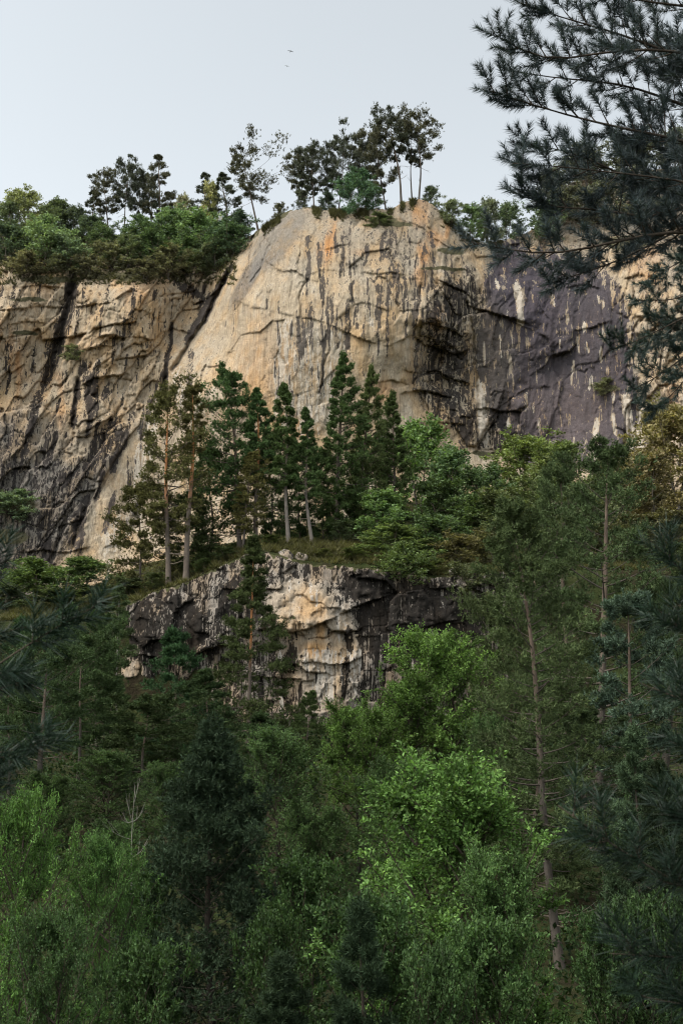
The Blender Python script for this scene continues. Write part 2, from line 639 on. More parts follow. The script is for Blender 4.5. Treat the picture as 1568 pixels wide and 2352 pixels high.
# ------------------------------------------------------------------ the tall cliff
CLIFF = [
    # smooth pale dome
    (760, 800, 147.5), (760, 1000, 149), (760, 1200, 150), (900, 800, 146.5), (900, 950, 149), (650, 800, 148.5), (650, 1000, 150), (560, 900, 151), (470, 900, 153),
    (450, 1050, 154), (400, 900, 155.5), (370, 1000, 156), (330, 1150, 155), (760, 650, 148.5), (850, 600, 149.5), (820, 500, 154.5), (960, 470, 155), (700, 490, 156), (600, 540, 158),
    (570, 600, 156), (540, 680, 154), (650, 600, 151.5), (930, 600, 150),
    # right of the dome: it turns back and darkens
    (1000, 600, 152), (1060, 560, 156), (1060, 680, 153), (1000, 740, 149.5), (1010, 800, 156), (1020, 880, 157), (980, 960, 152), (1050, 960, 153), (1050, 1080, 153),
    (1100, 600, 157), (1150, 700, 155), (1150, 820, 155), (1250, 720, 155.5), (1350, 700, 154.5), (1350, 800, 154), (1450, 800, 151), (1270, 850, 157), (1200, 960, 155), (1300, 1000, 155.5),
    (1420, 1000, 151), (1480, 1000, 149), (1568, 700, 147), (1568, 900, 146), (1720, 800, 140), (1500, 600, 151), (1300, 600, 158), (1180, 560, 161),
    # high shoulder far right
    (1260, 480, 168), (1300, 400, 176), (1400, 300, 186), (1568, 230, 194), (1568, 450, 170), (1720, 200, 190), (1420, 500, 165),
    # left face, set back behind the dome's edge
    (430, 720, 165.5), (480, 660, 166.5), (395, 770, 163), (350, 900, 159), (350, 700, 156.5), (350, 800, 157), (250, 700, 155.5), (280, 860, 156.5), (150, 700, 159), (130, 800, 158.5), (105, 880, 157), (50, 700, 154.5),
    (200, 780, 156), (60, 800, 154.5), (-150, 800, 150), (0, 1000, 150), (200, 980, 153), (100, 1150, 148), (250, 1150, 150.5), (300, 1250, 150), (0, 1300, 144), (120, 1290, 147), (-150, 1250, 140),
    # grassy terrace above it
    (-150, 615, 155), (0, 615, 156.5), (150, 612, 158), (320, 618, 159.5), (450, 625, 163), (520, 600, 164), (0, 535, 176), (150, 540, 176), (300, 540, 176), (450, 535, 175), (540, 550, 172), (-150, 520, 176),
]
cliff_Y = rbf(CLIFF, 1.0)
TOP_U = [-170, 0, 100, 200, 300, 400, 500, 555, 580, 600, 630, 650, 700, 760, 800, 850, 890, 930, 960, 985, 1010, 1060, 1090, 1130, 1170, 1225, 1245, 1258, 1285, 1340, 1430, 1568, 1740]
TOP_V = [520, 530, 535, 540, 540, 535, 530, 548, 540, 523, 505, 490, 476, 483, 484, 481, 481, 466, 457, 466, 486, 530, 556, 560, 550, 525, 480, 450, 430, 412, 400, 380, 360]


def top_v(u):
    return np.interp(u, TOP_U, TOP_V)


PXM = 0.0626        # metres per grid unit at 150 m

# joints whose upper lip juts out: points (u, v), jut in metres, reach above in grid units
LIPS = [
    ([(542, 690), (573, 704), (612, 712), (651, 720), (675, 727), (717, 732), (746, 742), (763, 748)], 0.55, 40),
    ([(763, 748), (788, 760), (819, 774), (858, 788), (890, 794), (925, 780), (950, 767)], 1.7, 60),
    ([(763, 742), (788, 723), (812, 702), (830, 693), (855, 700), (893, 714)], 0.8, 40),
    ([(600, 596), (616, 604), (637, 618), (651, 623), (679, 621), (696, 632), (704, 644)], 1.1, 45),
    ([(728, 576), (760, 570), (788, 561), (823, 557), (850, 561)], 0.7, 25),
    ([(700, 633), (746, 619), (795, 626), (823, 625), (865, 629), (892, 625), (930, 632)], 0.45, 20),
    ([(788, 538), (819, 520), (855, 512), (890, 517), (926, 527)], 0.6, 22),
    ([(907, 500), (943, 512), (971, 523), (988, 540), (1013, 558), (1043, 574)], 0.8, 25),
    ([(955, 750), (981, 739), (1013, 748), (1045, 762), (1060, 772)], 2.2, 40),
    ([(950, 772), (975, 790), (1010, 800), (1050, 815), (1085, 800)], 2.5, 50),
    ([(930, 850), (960, 858), (1000, 850), (1040, 870), (1080, 880)], 1.6, 30),
    ([(1064, 699), (1113, 713), (1151, 724), (1184, 732), (1236, 753)], 1.5, 35),
    ([(1000, 640), (1030, 655), (1064, 668), (1090, 690)], 1.2, 30),
    ([(1217, 862), (1250, 840), (1262, 819), (1283, 810), (1308, 806), (1322, 788)], 2.6, 45),
    ([(1093, 940), (1118, 935), (1151, 945), (1184, 944), (1212, 930)], 1.7, 30),
    ([(1151, 933), (1184, 906), (1209, 893), (1260, 887)], 1.0, 30),
    ([(1151, 720), (1190, 745), (1230, 762), (1262, 780)], 0.8, 25),
    ([(1230, 690), (1250, 720), (1275, 745)], 0.6, 20),
    ([(919, 905), (950, 896), (985, 898), (1043, 915)], 2.4, 35),
    ([(930, 975), (1000, 968), (1070, 975)], 0.6, 20),
    ([(1120, 985), (1160, 1000), (1185, 995)], 0.8, 20),
    ([(1190, 1000), (1240, 1006), (1300, 1003)], 0.5, 20),
    ([(1315, 760), (1360, 752), (1395, 738)], 0.9, 20),
    ([(860, 880), (900, 872), (930, 880), (960, 905)], 1.1, 40),
    # left face
    ([(168, 708), (200, 702), (219, 699), (256, 694)], 1.8, 30),
    ([(4, 712), (50, 708), (86, 703), (154, 708)], 1.3, 25),
    ([(227, 775), (250, 768), (281, 774), (320, 773), (354, 782)], 1.9, 30),
    ([(188, 806), (234, 793), (262, 797)], 1.5, 25),
    ([(20, 745), (60, 738), (110, 742)], 0.9, 18),
    ([(166, 900), (215, 868), (262, 862), (300, 858)], 1.4, 30),
    ([(180, 1000), (230, 970), (270, 960)], 1.2, 30),
    ([(130, 1040), (160, 1030), (200, 1005)], 1.0, 25),
    ([(60, 1268), (100, 1262), (150, 1270), (205, 1256)], 1.4, 25),
    ([(130, 1210), (165, 1200), (195, 1190)], 1.2, 25),
    ([(235, 1260), (262, 1250), (300, 1246)], 1.0, 25),
    ([(380, 820), (395, 790), (415, 760)], 0.7, 20),
    ([(30, 660), (90, 655), (150, 662)], 1.0, 16),
    ([(260, 690), (300, 665), (330, 690)], 1.0, 30),
    ([(440, 700), (470, 690), (500, 665), (530, 640)], 1.4, 22),
    ([(1430, 640), (1470, 630), (1520, 640)], 1.2, 25),
    ([(1450, 730), (1500, 722), (1560, 735)], 1.2, 25),
    ([(1300, 660), (1340, 652), (1380, 664)], 1.0, 20),
]
# sunken clefts: points, half width in grid units, depth in metres
CLEFTS = [
    ([(170, 622), (160, 700), (148, 740), (130, 801), (102, 894)], 13, 1.7),
    ([(530, 615), (500, 680), (470, 735), (430, 800), (395, 850)], 9, 2.2),
    ([(385, 860), (350, 930), (325, 1010)], 6, 1.0),
    ([(394, 734), (388, 800), (375, 906)], 5, 0.7),
    ([(704, 640), (700, 655), (688, 672), (690, 728)], 3, 0.6),
    ([(756, 800), (745, 840), (733, 905)], 3, 0.5),
    ([(806, 635), (808, 680), (812, 702)], 3, 0.5),
    ([(950, 767), (955, 748), (962, 700), (966, 650)], 3, 0.6),
    ([(480, 640), (462, 690), (455, 720)], 4, 0.8),
    ([(165, 985), (175, 920), (178, 870)], 6, 1.2),
    ([(118, 1290), (135, 1240), (150, 1190)], 8, 1.4),
    ([(168, 1260), (180, 1210), (196, 1170)], 7, 1.2),
    ([(1070, 690), (1085, 760), (1092, 860), (1100, 940)], 4, 0.7),
    ([(1120, 640), (1128, 690)], 3, 0.6),
    ([(1452, 1010), (1470, 940), (1462, 860)], 3, 0.6),
    ([(620, 560), (600, 610), (575, 650)], 3, 0.5),
    ([(1090, 1040), (1110, 1000), (1140, 960)], 5, 1.0),
]


def polyline_field(U, V, pts, width):
    """1 on the line falling to 0 at width; for lines that run mostly up and down."""
    pts = sorted(pts, key=lambda p: p[1])
    vs, us = [p[1] for p in pts], [p[0] for p in pts]
    m = (V > vs[0] - width) & (V < vs[-1] + width)
    uu = np.interp(V, vs, us)
    f = np.clip(1 - np.abs(U - uu) / width, 0, 1)
    end = np.clip(np.minimum(V - vs[0] + width, vs[-1] + width - V) / (2.0 * width), 0, 1)
    return np.where(m, f * end, 0)


def blob(U, V, u, v, ru, rv, rot=0.0, soft=0.35):
    a = math.radians(rot)
    x, y = U - u, V - v
    X = (x * math.cos(a) + y * math.sin(a)) / ru
    Y = (-x * math.sin(a) + y * math.cos(a)) / rv
    return 1 - smooth01(np.sqrt(X * X + Y * Y), 1 - soft, 1 + soft)


def apply_lips(U, V, Y, lips, seed, scale=1.0):
    jit = fbm(U * 0.05, V * 0.05, seed, 3) * 2.5 + fbm(U * 0.22, V * 0.22, seed + 7, 2) * 2.0
    amp = np.clip(0.75 + 1.5 * fbm(U * 0.02, V * 0.02, seed + 3, 3), 0.08, 1.6)
    for pts, h, reach in lips:
        us, vs = [p[0] for p in pts], [p[1] for p in pts]
        line = np.interp(U, us, vs) + jit
        end = np.clip(np.minimum(U - us[0] + 4, us[-1] + 4 - U) / 14.0, 0, 1)
        dv = line - V
        above = np.where(dv > 0, np.exp(-np.clip(dv, 0, 900) / (reach * 2.0)), 0.0)
        below = np.where(dv <= 0, np.exp(-np.clip(-dv, 0, 900) / (reach * 0.45)), 0.0)
        h = h * amp
        Y = Y - end * h * scale * (0.75 * above) + end * h * scale * 0.22 * below
    return Y


# ---- grid
cu = np.linspace(-165, 1735, 810)
NR = 385
tt = np.linspace(0, 1, NR)
CU = np.repeat(cu[None], NR, 0)
tv = top_v(cu) + fbm(cu * 0.03, cu * 0 + 3.3, 11, 3) * 6 + fbm(cu * 0.15, cu * 0 + 1.3, 12, 2) * 3
CV = 1400 + (tv - 1400)[None] * tt[:, None]
cliff_base = cliff_Y(CU, CV)
U, V = CU, CV
mx, my = U * PXM, V * PXM

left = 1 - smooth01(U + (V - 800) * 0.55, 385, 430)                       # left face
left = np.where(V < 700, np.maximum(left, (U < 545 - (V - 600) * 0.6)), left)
slab = np.maximum.reduce([blob(U, V, 640, 545, 42, 100, 38), blob(U, V, 570, 640, 20, 80, 30)])
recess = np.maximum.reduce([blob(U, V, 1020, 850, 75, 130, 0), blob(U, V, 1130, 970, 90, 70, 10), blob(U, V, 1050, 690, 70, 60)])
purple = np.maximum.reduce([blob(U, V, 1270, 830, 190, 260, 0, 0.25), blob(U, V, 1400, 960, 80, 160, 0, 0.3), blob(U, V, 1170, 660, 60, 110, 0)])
farR = smooth01(U, 1395, 1470)
shoulder = (1 - smooth01(V, 520, 620)) * smooth01(U, 1180, 1260)
rough = 0.12 + 0.55 * left + 0.65 * recess + 0.10 * purple + 0.75 * farR * (1 - left) + 0.8 * shoulder + 0.12 * (V < 640) + 0.1 * slab
rough = np.clip(rough, 0, 1.25)

wx = mx + fbm(mx * 0.13, my * 0.13, 21, 3) * 0.8
wy = my + fbm(mx * 0.13, my * 0.13, 22, 3) * 0.8
sk = wx + left * (wy - 50.0) * 0.45
f1, e1 = facets(sk / 6.5 + wy * 0.03, wy / 9.5 + wx * 0.02, 40, True)
f2, e2 = facets(sk / 1.9 + wy * 0.09, wy / 4.4 - wx * 0.07, 50, True)
f3, e3 = facets(wx / 0.7 + wy * 0.12, wy / 1.9 + wx * 0.16, 60, True)
rel = f1 * 1.9 * np.clip(rough, 0.16, 2) + f2 * 1.0 * rough + f3 * 0.36 * rough
rel += np.exp(-(e2 / 0.05) ** 2) * 0.35 * rough + np.exp(-(e1 / 0.02) ** 2) * 0.45 * rough
ribs = fbm(mx * 0.55, my * 0.07, 71, 4)
rel += np.abs(ribs) * 0.75 * (0.45 + rough * 0.4)
rel += fbm(mx * 0.3, my * 0.22, 81, 5) * 0.5 * (0.2 + rough)
rel += fbm(mx * 1.4, my * 1.1, 82, 4) * 0.28 * (0.3 + rough)
terrace = smooth01(630 - V, 0, 25) * (1 - smooth01(U, 520, 560))
rel = rel * (1 - 0.6 * terrace)
CY = cliff_base + rel
CY = apply_lips(U, V, CY, LIPS, 91, np.where((U > 530) & (U < 930), 0.42, np.where(U < 400, 0.55, 0.6)))
for pts, w, d in CLEFTS:
    CY = CY + polyline_field(U + fbm(mx * 0.6, my * 0.6, 95, 3) * 7, V, pts, w) * d

# ---- colours of the rock
tan = np.array([0.385, 0.302, 0.208])
def mixc(c, f, k):
    return c + (np.array(k) - c) * f[..., None]
n1 = fbm(U * 0.012, V * 0.012, 101, 4)
n2 = fbm(U * 0.05, V * 0.02, 102, 4)
colr = np.broadcast_to(tan, U.shape + (3,)).copy()
colr = mixc(colr, smooth01(n1, -0.1, 0.5) * 0.5, (0.44, 0.375, 0.29))
colr = mixc(colr, smooth01(fbm(U * 0.01, V * 0.006, 103, 4), 0.05, 0.5) * 0.55, (0.445, 0.31, 0.17))
colr = mixc(colr, left * 0.5 * smooth01(n1 + n2, -0.4, 0.3), (0.42, 0.305, 0.195))
colr = mixc(colr, np.clip(slab + 0.35 * n2, 0, 1) * slab * 0.95, (0.165, 0.145, 0.125))
colr = mixc(colr, smooth01(640 - V + n1 * 90, 0, 90) * (U > 560) * (U < 1100) * 0.55, (0.255, 0.215, 0.165))
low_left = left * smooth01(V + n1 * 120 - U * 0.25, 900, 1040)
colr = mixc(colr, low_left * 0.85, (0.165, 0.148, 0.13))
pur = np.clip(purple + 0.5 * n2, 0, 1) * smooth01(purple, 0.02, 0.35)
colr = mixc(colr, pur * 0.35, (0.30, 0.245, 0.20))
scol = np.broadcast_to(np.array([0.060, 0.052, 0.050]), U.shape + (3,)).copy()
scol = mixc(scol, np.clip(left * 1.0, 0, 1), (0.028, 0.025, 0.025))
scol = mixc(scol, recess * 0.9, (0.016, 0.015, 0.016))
scol = mixc(scol, np.clip(purple * 1.3 - recess * 0.9, 0, 1), (0.052, 0.047, 0.058))  # dark stained wall; a lens flare's veil is put into this purple
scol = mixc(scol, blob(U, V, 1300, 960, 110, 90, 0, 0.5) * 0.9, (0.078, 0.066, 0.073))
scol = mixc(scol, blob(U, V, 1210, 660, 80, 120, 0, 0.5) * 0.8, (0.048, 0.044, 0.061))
scol = mixc(scol, blob(U, V, 1120, 820, 60, 120, 0, 0.5) * 0.7, (0.075, 0.067, 0.060))
scol = mixc(scol, (U > 560) * (U < 980) * 1.0, (0.065, 0.057, 0.052))
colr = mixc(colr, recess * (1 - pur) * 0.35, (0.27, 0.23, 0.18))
colr = mixc(colr, farR * 0.5 * smooth01(n2, -0.2, 0.3) * (1 - pur), (0.33, 0.265, 0.20))
colr = mixc(colr, shoulder * 0.6, (0.20, 0.18, 0.155))
oran = np.zeros_like(U)
for (u, v, ru, rv, rot, a) in [(757, 560, 11, 44, 12, .95), (743, 580, 16, 22, 0, .6), (966, 480, 18, 40, 0, .55), (972, 585, 12, 30, 0, .85), (965, 640, 16, 22, 0, .6), (1000, 545, 20, 18, 40, .6), (1030, 530, 8, 22, 20, .6),
                              (830, 578, 22, 10, 0, .35), (42, 850, 9, 60, 0, .55), (25, 790, 7, 50, 0, .45), (140, 920, 10, 60, 0, .5), (100, 640, 20, 40, 0, .25), (320, 660, 30, 40, 30, .35), (1480, 600, 40, 60, 0, .35),
                              (1540, 930, 20, 60, 0, .5), (700, 980, 30, 30, 0, .3), (880, 900, 30, 30, 0, .4), (590, 860, 60, 120, 10, .25), (640, 820, 60, 60, 0, .15), (1010, 730, 26, 30, 0, .4)]:
    oran = np.maximum(oran, a * blob(U + n2 * 12, V + n1 * 14, u, v, ru, rv, rot, 0.6))
colr = mixc(colr, oran * (0.75 + 0.5 * n2), (0.46, 0.225, 0.085))

dark = np.zeros_like(U)
DARK = [
    # long water streaks on the dome: (points, half width, strength)
    ([(815, 640), (806, 655), (806, 700)], 7, .95), ([(612, 685), (614, 712)], 5, .8), ([(640, 690), (641, 720)], 5, .7), ([(690, 724), (692, 820)], 18, .75), ([(756, 742), (745, 800), (733, 905)], 6, .95),
    ([(722, 730), (722, 850)], 8, .45), ([(876, 600), (878, 560), (884, 530)], 10, .8), ([(898, 520), (890, 600)], 14, .7), ([(869, 650), (868, 740)], 9, .8), ([(910, 620), (912, 700)], 9, .85), ([(922, 650), (924, 720)], 4, .7),
    ([(962, 655), (956, 740)], 9, .85), ([(843, 560), (838, 612)], 4, .85), ([(905, 740), (900, 640)], 6, .5), ([(1000, 690), (994, 745)], 16, .85), ([(930, 590), (930, 640)], 6, .4), ([(800, 500), (800, 560)], 5, .35),
    ([(394, 734), (388, 800), (375, 906)], 8, .95), ([(440, 800), (436, 880), (442, 910)], 9, .6), ([(470, 650), (455, 735)], 10, .75), ([(500, 660), (470, 745)], 8, .8), ([(438, 980), (430, 1100)], 7, .5), ([(580, 540), (560, 640)], 6, .5),
    # left face
    ([(170, 622), (160, 700), (148, 740), (130, 801), (102, 894)], 24, .88), ([(165, 985), (175, 920), (182, 870)], 12, .9), ([(120, 960), (90, 1100)], 22, .55), ([(210, 860), (205, 960)], 22, .9), ([(250, 880), (240, 920)], 20, .8),
    ([(192, 830), (196, 880)], 26, .75), ([(300, 1050), (300, 1150)], 14, .55), ([(270, 960), (215, 1060), (190, 1100)], 40, .72), ([(100, 1180), (110, 1290)], 26, .72), ([(175, 1190), (180, 1275)], 26, .85),
    ([(60, 1250), (40, 1320)], 50, .55), ([(130, 1050), (100, 1180)], 50, .45), ([(290, 1000), (310, 940)], 20, .55), ([(400, 640), (470, 690)], 40, .95), ([(420, 635), (510, 615)], 44, .9), ([(535, 605), (500, 665), (450, 745), (425, 790)], 15, .95), ([(375, 850), (330, 960)], 10, .7),
    ([(225, 800), (240, 790)], 26, .6), ([(20, 1000), (20, 1180)], 60, .38), ([(330, 950), (325, 1030)], 8, .6),
    # right
    ([(1052, 640), (1045, 690)], 34, .8), ([(1075, 600), (1085, 660)], 20, .6), ([(985, 790), (1000, 800)], 45, 1.0), ([(1040, 790), (1060, 860)], 34, .95), ([(1000, 870), (1040, 890)], 34, .6), ([(1030, 900), (1060, 1000)], 34, .8),
    ([(1075, 960), (1070, 1020)], 32, .9), ([(1095, 780), (1080, 860)], 24, .6), ([(1150, 620), (1160, 760)], 30, .9), ([(1200, 640), (1215, 760)], 22, .9), ([(1230, 660), (1240, 740)], 30, .85), ([(1000, 960), (960, 1000)], 30, .5),
    ([(1465, 900), (1465, 1060)], 20, .7), ([(1440, 1000), (1430, 1060)], 16, .6), ([(1510, 650), (1500, 900)], 30, .4), ([(1130, 1000), (1110, 1040)], 24, .7), ([(1170, 960), (1165, 1000)], 22, .8),
]
_r = np.random.default_rng(12)
for _ in range(90):
    _u, _v = _r.uniform(690, 1060), _r.uniform(495, 730)
    _l = _r.uniform(35, 130)
    DARK.append(([(_u, _v), (_u + _r.normal() * 3, _v + _l)], _r.uniform(2.5, 6.5), _r.uniform(.45, .85)))
for _ in range(26):
    _u = _r.uniform(635, 770)
    DARK.append(([(_u, 735 + (_u - 635) * .1), (_u - 3, 800 + _r.uniform(0, 190))], _r.uniform(3, 6), _r.uniform(.4, .62)))
for _ in range(40):
    _u, _v = _r.uniform(0, 330), _r.uniform(880, 1180)
    DARK.append(([(_u, _v), (_u - 25, _v + _r.uniform(40, 130))], _r.uniform(6, 16), _r.uniform(.5, .9)))
for _ in range(26):
    _u, _v = _r.uniform(-10, 370), _r.uniform(640, 860)
    DARK.append(([(_u, _v), (_u - 8, _v + _r.uniform(25, 80))], _r.uniform(4, 11), _r.uniform(.4, .8)))
for pts, w, a in DARK:
    dark = np.maximum(dark, a * np.minimum(1, 1.6 * polyline_field(U + n2 * 8, V, pts, w)))
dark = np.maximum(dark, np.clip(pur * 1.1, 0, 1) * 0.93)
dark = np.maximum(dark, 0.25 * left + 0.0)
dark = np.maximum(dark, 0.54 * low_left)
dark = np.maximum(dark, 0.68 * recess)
dark = np.maximum(dark, 0.26 * farR)
dark = np.maximum(dark, 0.10 + 0.16 * smooth01(740 - V, 0, 80) * (U > 740) * (U < 1000))
dark = np.where((U > 540) & (U < 930) & (V > 800), np.minimum(dark, np.maximum(dark * 0.8, 0)), dark)
# bedrock showing pale through the dark wall
white = 0.02 + 0.22 * smooth01(fbm(U * 0.02, V * 0.004, 109, 3), -0.05, 0.3) * (1 - left)
WHITE = [
    ([(1184, 645), (1192, 700), (1195, 750)], 15, .95), ([(1140, 640), (1142, 665)], 8, .8), ([(1270, 690), (1272, 705)], 9, .8), ([(1340, 735), (1340, 765)], 14, .9), ([(1300, 720), (1302, 745)], 8, .7), ([(1355, 860), (1352, 900)], 10, .8),
    ([(1370, 960), (1362, 1060)], 13, .9), ([(1405, 950), (1410, 1000)], 8, .8), ([(1435, 900), (1455, 1050)], 20, .8), ([(1470, 900), (1465, 1080)], 16, .75), ([(1100, 870), (1112, 1030)], 20, .85), ([(1165, 960), (1168, 985)], 8, .9),
    ([(1020, 700), (1025, 770)], 24, .75), ([(1066, 660), (1070, 700)], 16, .7), ([(1215, 770), (1210, 800)], 12, .5), ([(1300, 700), (1340, 690)], 40, .38), ([(1120, 1030), (1160, 1040)], 40, .6),
    ([(660, 730), (655, 880), (650, 1000)], 26, .62), ([(770, 760), (760, 900)], 18, .6), ([(735, 850), (735, 960)], 20, .62), ([(700, 880), (700, 1000)], 36, .5), ([(850, 720), (850, 780)], 40, .4),
    ([(360, 900), (330, 1050), (300, 1230)], 34, .65), ([(400, 830), (420, 960)], 24, .5), ([(270, 1180), (250, 1290)], 40, .6), ([(130, 1200), (135, 1270)], 12, .7), ([(30, 1270), (60, 1330)], 60, .55), ([(620, 640), (640, 700)], 60, .3),
    ([(880, 960), (880, 1080)], 9, .9), ([(960, 960), (990, 1000)], 40, .4), ([(60, 680), (100, 690)], 90, .36), ([(230, 650), (260, 680)], 50, .4), ([(60, 1050), (80, 1180)], 70, .40), ([(300, 820), (260, 1000)], 40, .36),
]
for _ in range(50):
    _u = _r.uniform(635, 790)
    WHITE.append(([(_u, 740 + (_u - 635) * .15), (_u - 3, 820 + _r.uniform(0, 200))], _r.uniform(4, 10), _r.uniform(.4, .7)))
for _ in range(46):
    _u, _v = _r.uniform(1090, 1490), _r.uniform(600, 1000)
    WHITE.append(([(_u, _v), (_u + 1, _v + _r.uniform(15, 60))], _r.uniform(4, 10), _r.uniform(.4, .75)))
for pts, w, a in WHITE:
    white = np.maximum(white, a * np.minimum(1, 1.5 * polyline_field(U + n2 * 8, V, pts, w)))
wcut = np.clip(white - 0.30, 0, 1) * 1.5
dark = np.clip(dark - wcut * smooth01(purple, 0.05, 0.3), 0, 1)
# turf on ledges, terrace and top
soil = terrace * (0.52 + 0.35 * smooth01(600 - V + n1 * 40, 0, 40))
soil = np.maximum(soil, 0.62 * smooth01((tv[None] + 9 + n2 * 26 + n1 * 18) - V, 0, 10) * (U < 1100))
for (u, v, ru, rv) in [(165, 815, 26, 16), (70, 690, 50, 7), (60, 765, 40, 6), (905, 515, 60, 8), (1040, 575, 40, 10), (1020, 620, 60, 6), (880, 505, 40, 10), (40, 1160, 60, 16), (1390, 890, 40, 10), (1130, 1045, 60, 8),
                       (300, 635, 120, 14), (120, 640, 90, 10), (20, 1230, 60, 20), (1440, 560, 80, 20)]:
    soil = np.maximum(soil, 0.72 * blob(U + n2 * 10, V + n1 * 10, u, v, ru, rv, 0, 0.6))
soil = np.maximum(soil, shoulder * 0.42)

pos = P(U, V, CY)
# the flat top running back from the rim
back = []
for d, rise in ((2.0, 0.15), (8.0, 0.8), (25.0, 2.2), (60.0, 3.0)):
    b = pos[-1].copy()
    b[:, 1] += d
    b[:, 2] += rise
    back.append(b)
pos = np.concatenate([pos, np.stack(back, 0)], 0)
ext = lambda a: np.concatenate([a, np.repeat(a[-1:], 4, 0)], 0)
cl_col = ext(colr)
cl_st = np.stack([ext(dark), ext(white), ext(soil)], -1)
cl_st[NR:, :, 2] = 1.0
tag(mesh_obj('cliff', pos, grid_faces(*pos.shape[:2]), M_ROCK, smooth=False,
             colors={'rock_colour': cl_col.reshape(-1, 3), 'stain_colour': ext(scol).reshape(-1, 3), 'stain': cl_st.reshape(-1, 3)}), kind='structure')


def rim(u, d=0.0):
    """A point on the flat top, d metres behind the rim."""
    x, y, z = P(u, float(np.interp(u, cu, tv)), float(np.interp(u, cu, CY[-1])))
    return np.array([x, y + d, z + 0.1 * d])


def on_cliff(u, v):
    i = int(np.clip(np.searchsorted(cu, u), 0, len(cu) - 1))
    t = np.clip((v - 1400) / (tv[i] - 1400), 0, 1)
    return P(u, v, float(np.interp(t, tt, CY[:, i])))


# ------------------------------------------------------------------ the low outcrop under the ledge
OUT = [
    (270, 1450, 102.5), (320, 1390, 101.5), (330, 1480, 100.5), (330, 1600, 101), (420, 1360, 101), (430, 1450, 99.3), (430, 1560, 101), (520, 1330, 100.5), (520, 1450, 99.5), (530, 1550, 101), (600, 1290, 101.5),
    (620, 1380, 98.8), (640, 1440, 98.0), (650, 1500, 99.8), (640, 1600, 100), (720, 1330, 99.5), (720, 1440, 98.6), (720, 1550, 98.4), (720, 1650, 98.6), (820, 1330, 99.5), (820, 1450, 98.8), (820, 1600, 98.6),
    (950, 1370, 99.6), (950, 1500, 99), (1060, 1360, 100), (1060, 1500, 99.3), (1130, 1400, 101), (1130, 1600, 101), (900, 1700, 98), (500, 1700, 99), (1250, 1330, 102), (1250, 1600, 102), (200, 1500, 103), (200, 1700, 101),
]
out_Y = rbf(OUT, 1.0)
ou = np.linspace(180, 1290, 480)
NRO = 235
otv = np.interp(ou, LEDGE_U, LEDGE_V) + fbm(ou * 0.03, ou * 0 + 8.3, 131, 3) * 6 + fbm(ou * 0.12, ou * 0, 132, 3) * 4 + 3
OU = np.repeat(ou[None], NRO, 0)
OV = 1760 + (otv - 1760)[None] * np.linspace(0, 1, NRO)[:, None]
U, V = OU, OV
pm = 0.042
mx, my = U * pm, V * pm
tanz = np.maximum.reduce([blob(U, V, 690, 1390, 84, 60, 0), blob(U, V, 745, 1510, 80, 125, 5), blob(U, V, 290, 1560, 40, 40)])
wx = mx + fbm(mx * 0.3, my * 0.3, 141, 3) * 0.35
wy = my + fbm(mx * 0.3, my * 0.3, 142, 3) * 0.35
f1, e1 = facets(wx / 3.4, wy / 3.8, 150, True)
f2, e2 = facets(wx / 1.15, wy / 1.5, 160, True)
f3, e3 = facets(wx / 0.45, wy / 0.65, 170, True)
rel = f1 * 0.8 + f2 * 0.26 + f3 * 0.08 + np.exp(-(e1 / 0.03) ** 2) * 0.12 + np.exp(-(e2 / 0.04) ** 2) * 0.05
rel += np.abs(fbm(mx * 0.9, my * 0.14, 171, 4)) * 0.4 + fbm(mx * 0.6, my * 0.5, 172, 5) * 0.15
OY = out_Y(U, V) + rel
OUT_LIPS = [
    ([(590, 1446), (640, 1452), (674, 1453), (699, 1446), (751, 1426), (830, 1387), (900, 1365)], 1.5, 28),
    ([(686, 1523), (720, 1520), (760, 1527), (800, 1523), (830, 1508)], 0.6, 20),
    ([(440, 1510), (470, 1492), (510, 1480), (540, 1482)], 1.4, 30),
    ([(640, 1542), (690, 1540)], 0.6, 20), ([(560, 1550), (620, 1556), (690, 1560)], 0.9, 25), ([(620, 1655), (700, 1650)], 0.8, 25),
    ([(900, 1470), (960, 1445), (1010, 1430), (1090, 1420)], 0.9, 30), ([(620, 1330), (660, 1310), (690, 1290)], 0.6, 15), ([(1000, 1355), (1060, 1345), (1110, 1360)], 0.8, 20), ([(300, 1500), (360, 1510), (400, 1530)], 0.8, 20),
]
OY = apply_lips(U, V, OY, OUT_LIPS, 191, 1.0)
n1 = fbm(U * 0.015, V * 0.015, 201, 4)
n2 = fbm(U * 0.06, V * 0.02, 202, 4)
colr = np.broadcast_to(np.array([0.255, 0.215, 0.175]), U.shape + (3,)).copy()
colr = mixc(colr, tanz * 0.85, (0.36, 0.285, 0.205))
colr = mixc(colr, 0.7 * np.maximum.reduce([blob(U, V, 715, 1390, 30, 30, 0, .6), blob(U, V, 735, 1450, 10, 26, 0, .6), blob(U, V, 725, 1490, 30, 16, 0, .6)]), (0.42, 0.25, 0.11))
dark = np.full(U.shape, 0.57)
dark = np.maximum(dark, 0.80 * np.maximum(blob(U, V, 380, 1445, 130, 100, 0, .4), blob(U, V, 560, 1380, 70, 80, 0, .4)))
dark = np.maximum(dark, 0.95 * np.maximum.reduce([blob(U, V, 960, 1430, 165, 110, 0, .25), blob(U, V, 435, 1440, 36, 66, 0, .3), blob(U, V, 330, 1450, 34, 50, 0, .4), blob(U, V, 840, 1345, 80, 40, 0, .4)]))
dark = dark * (1 - 0.78 * tanz)
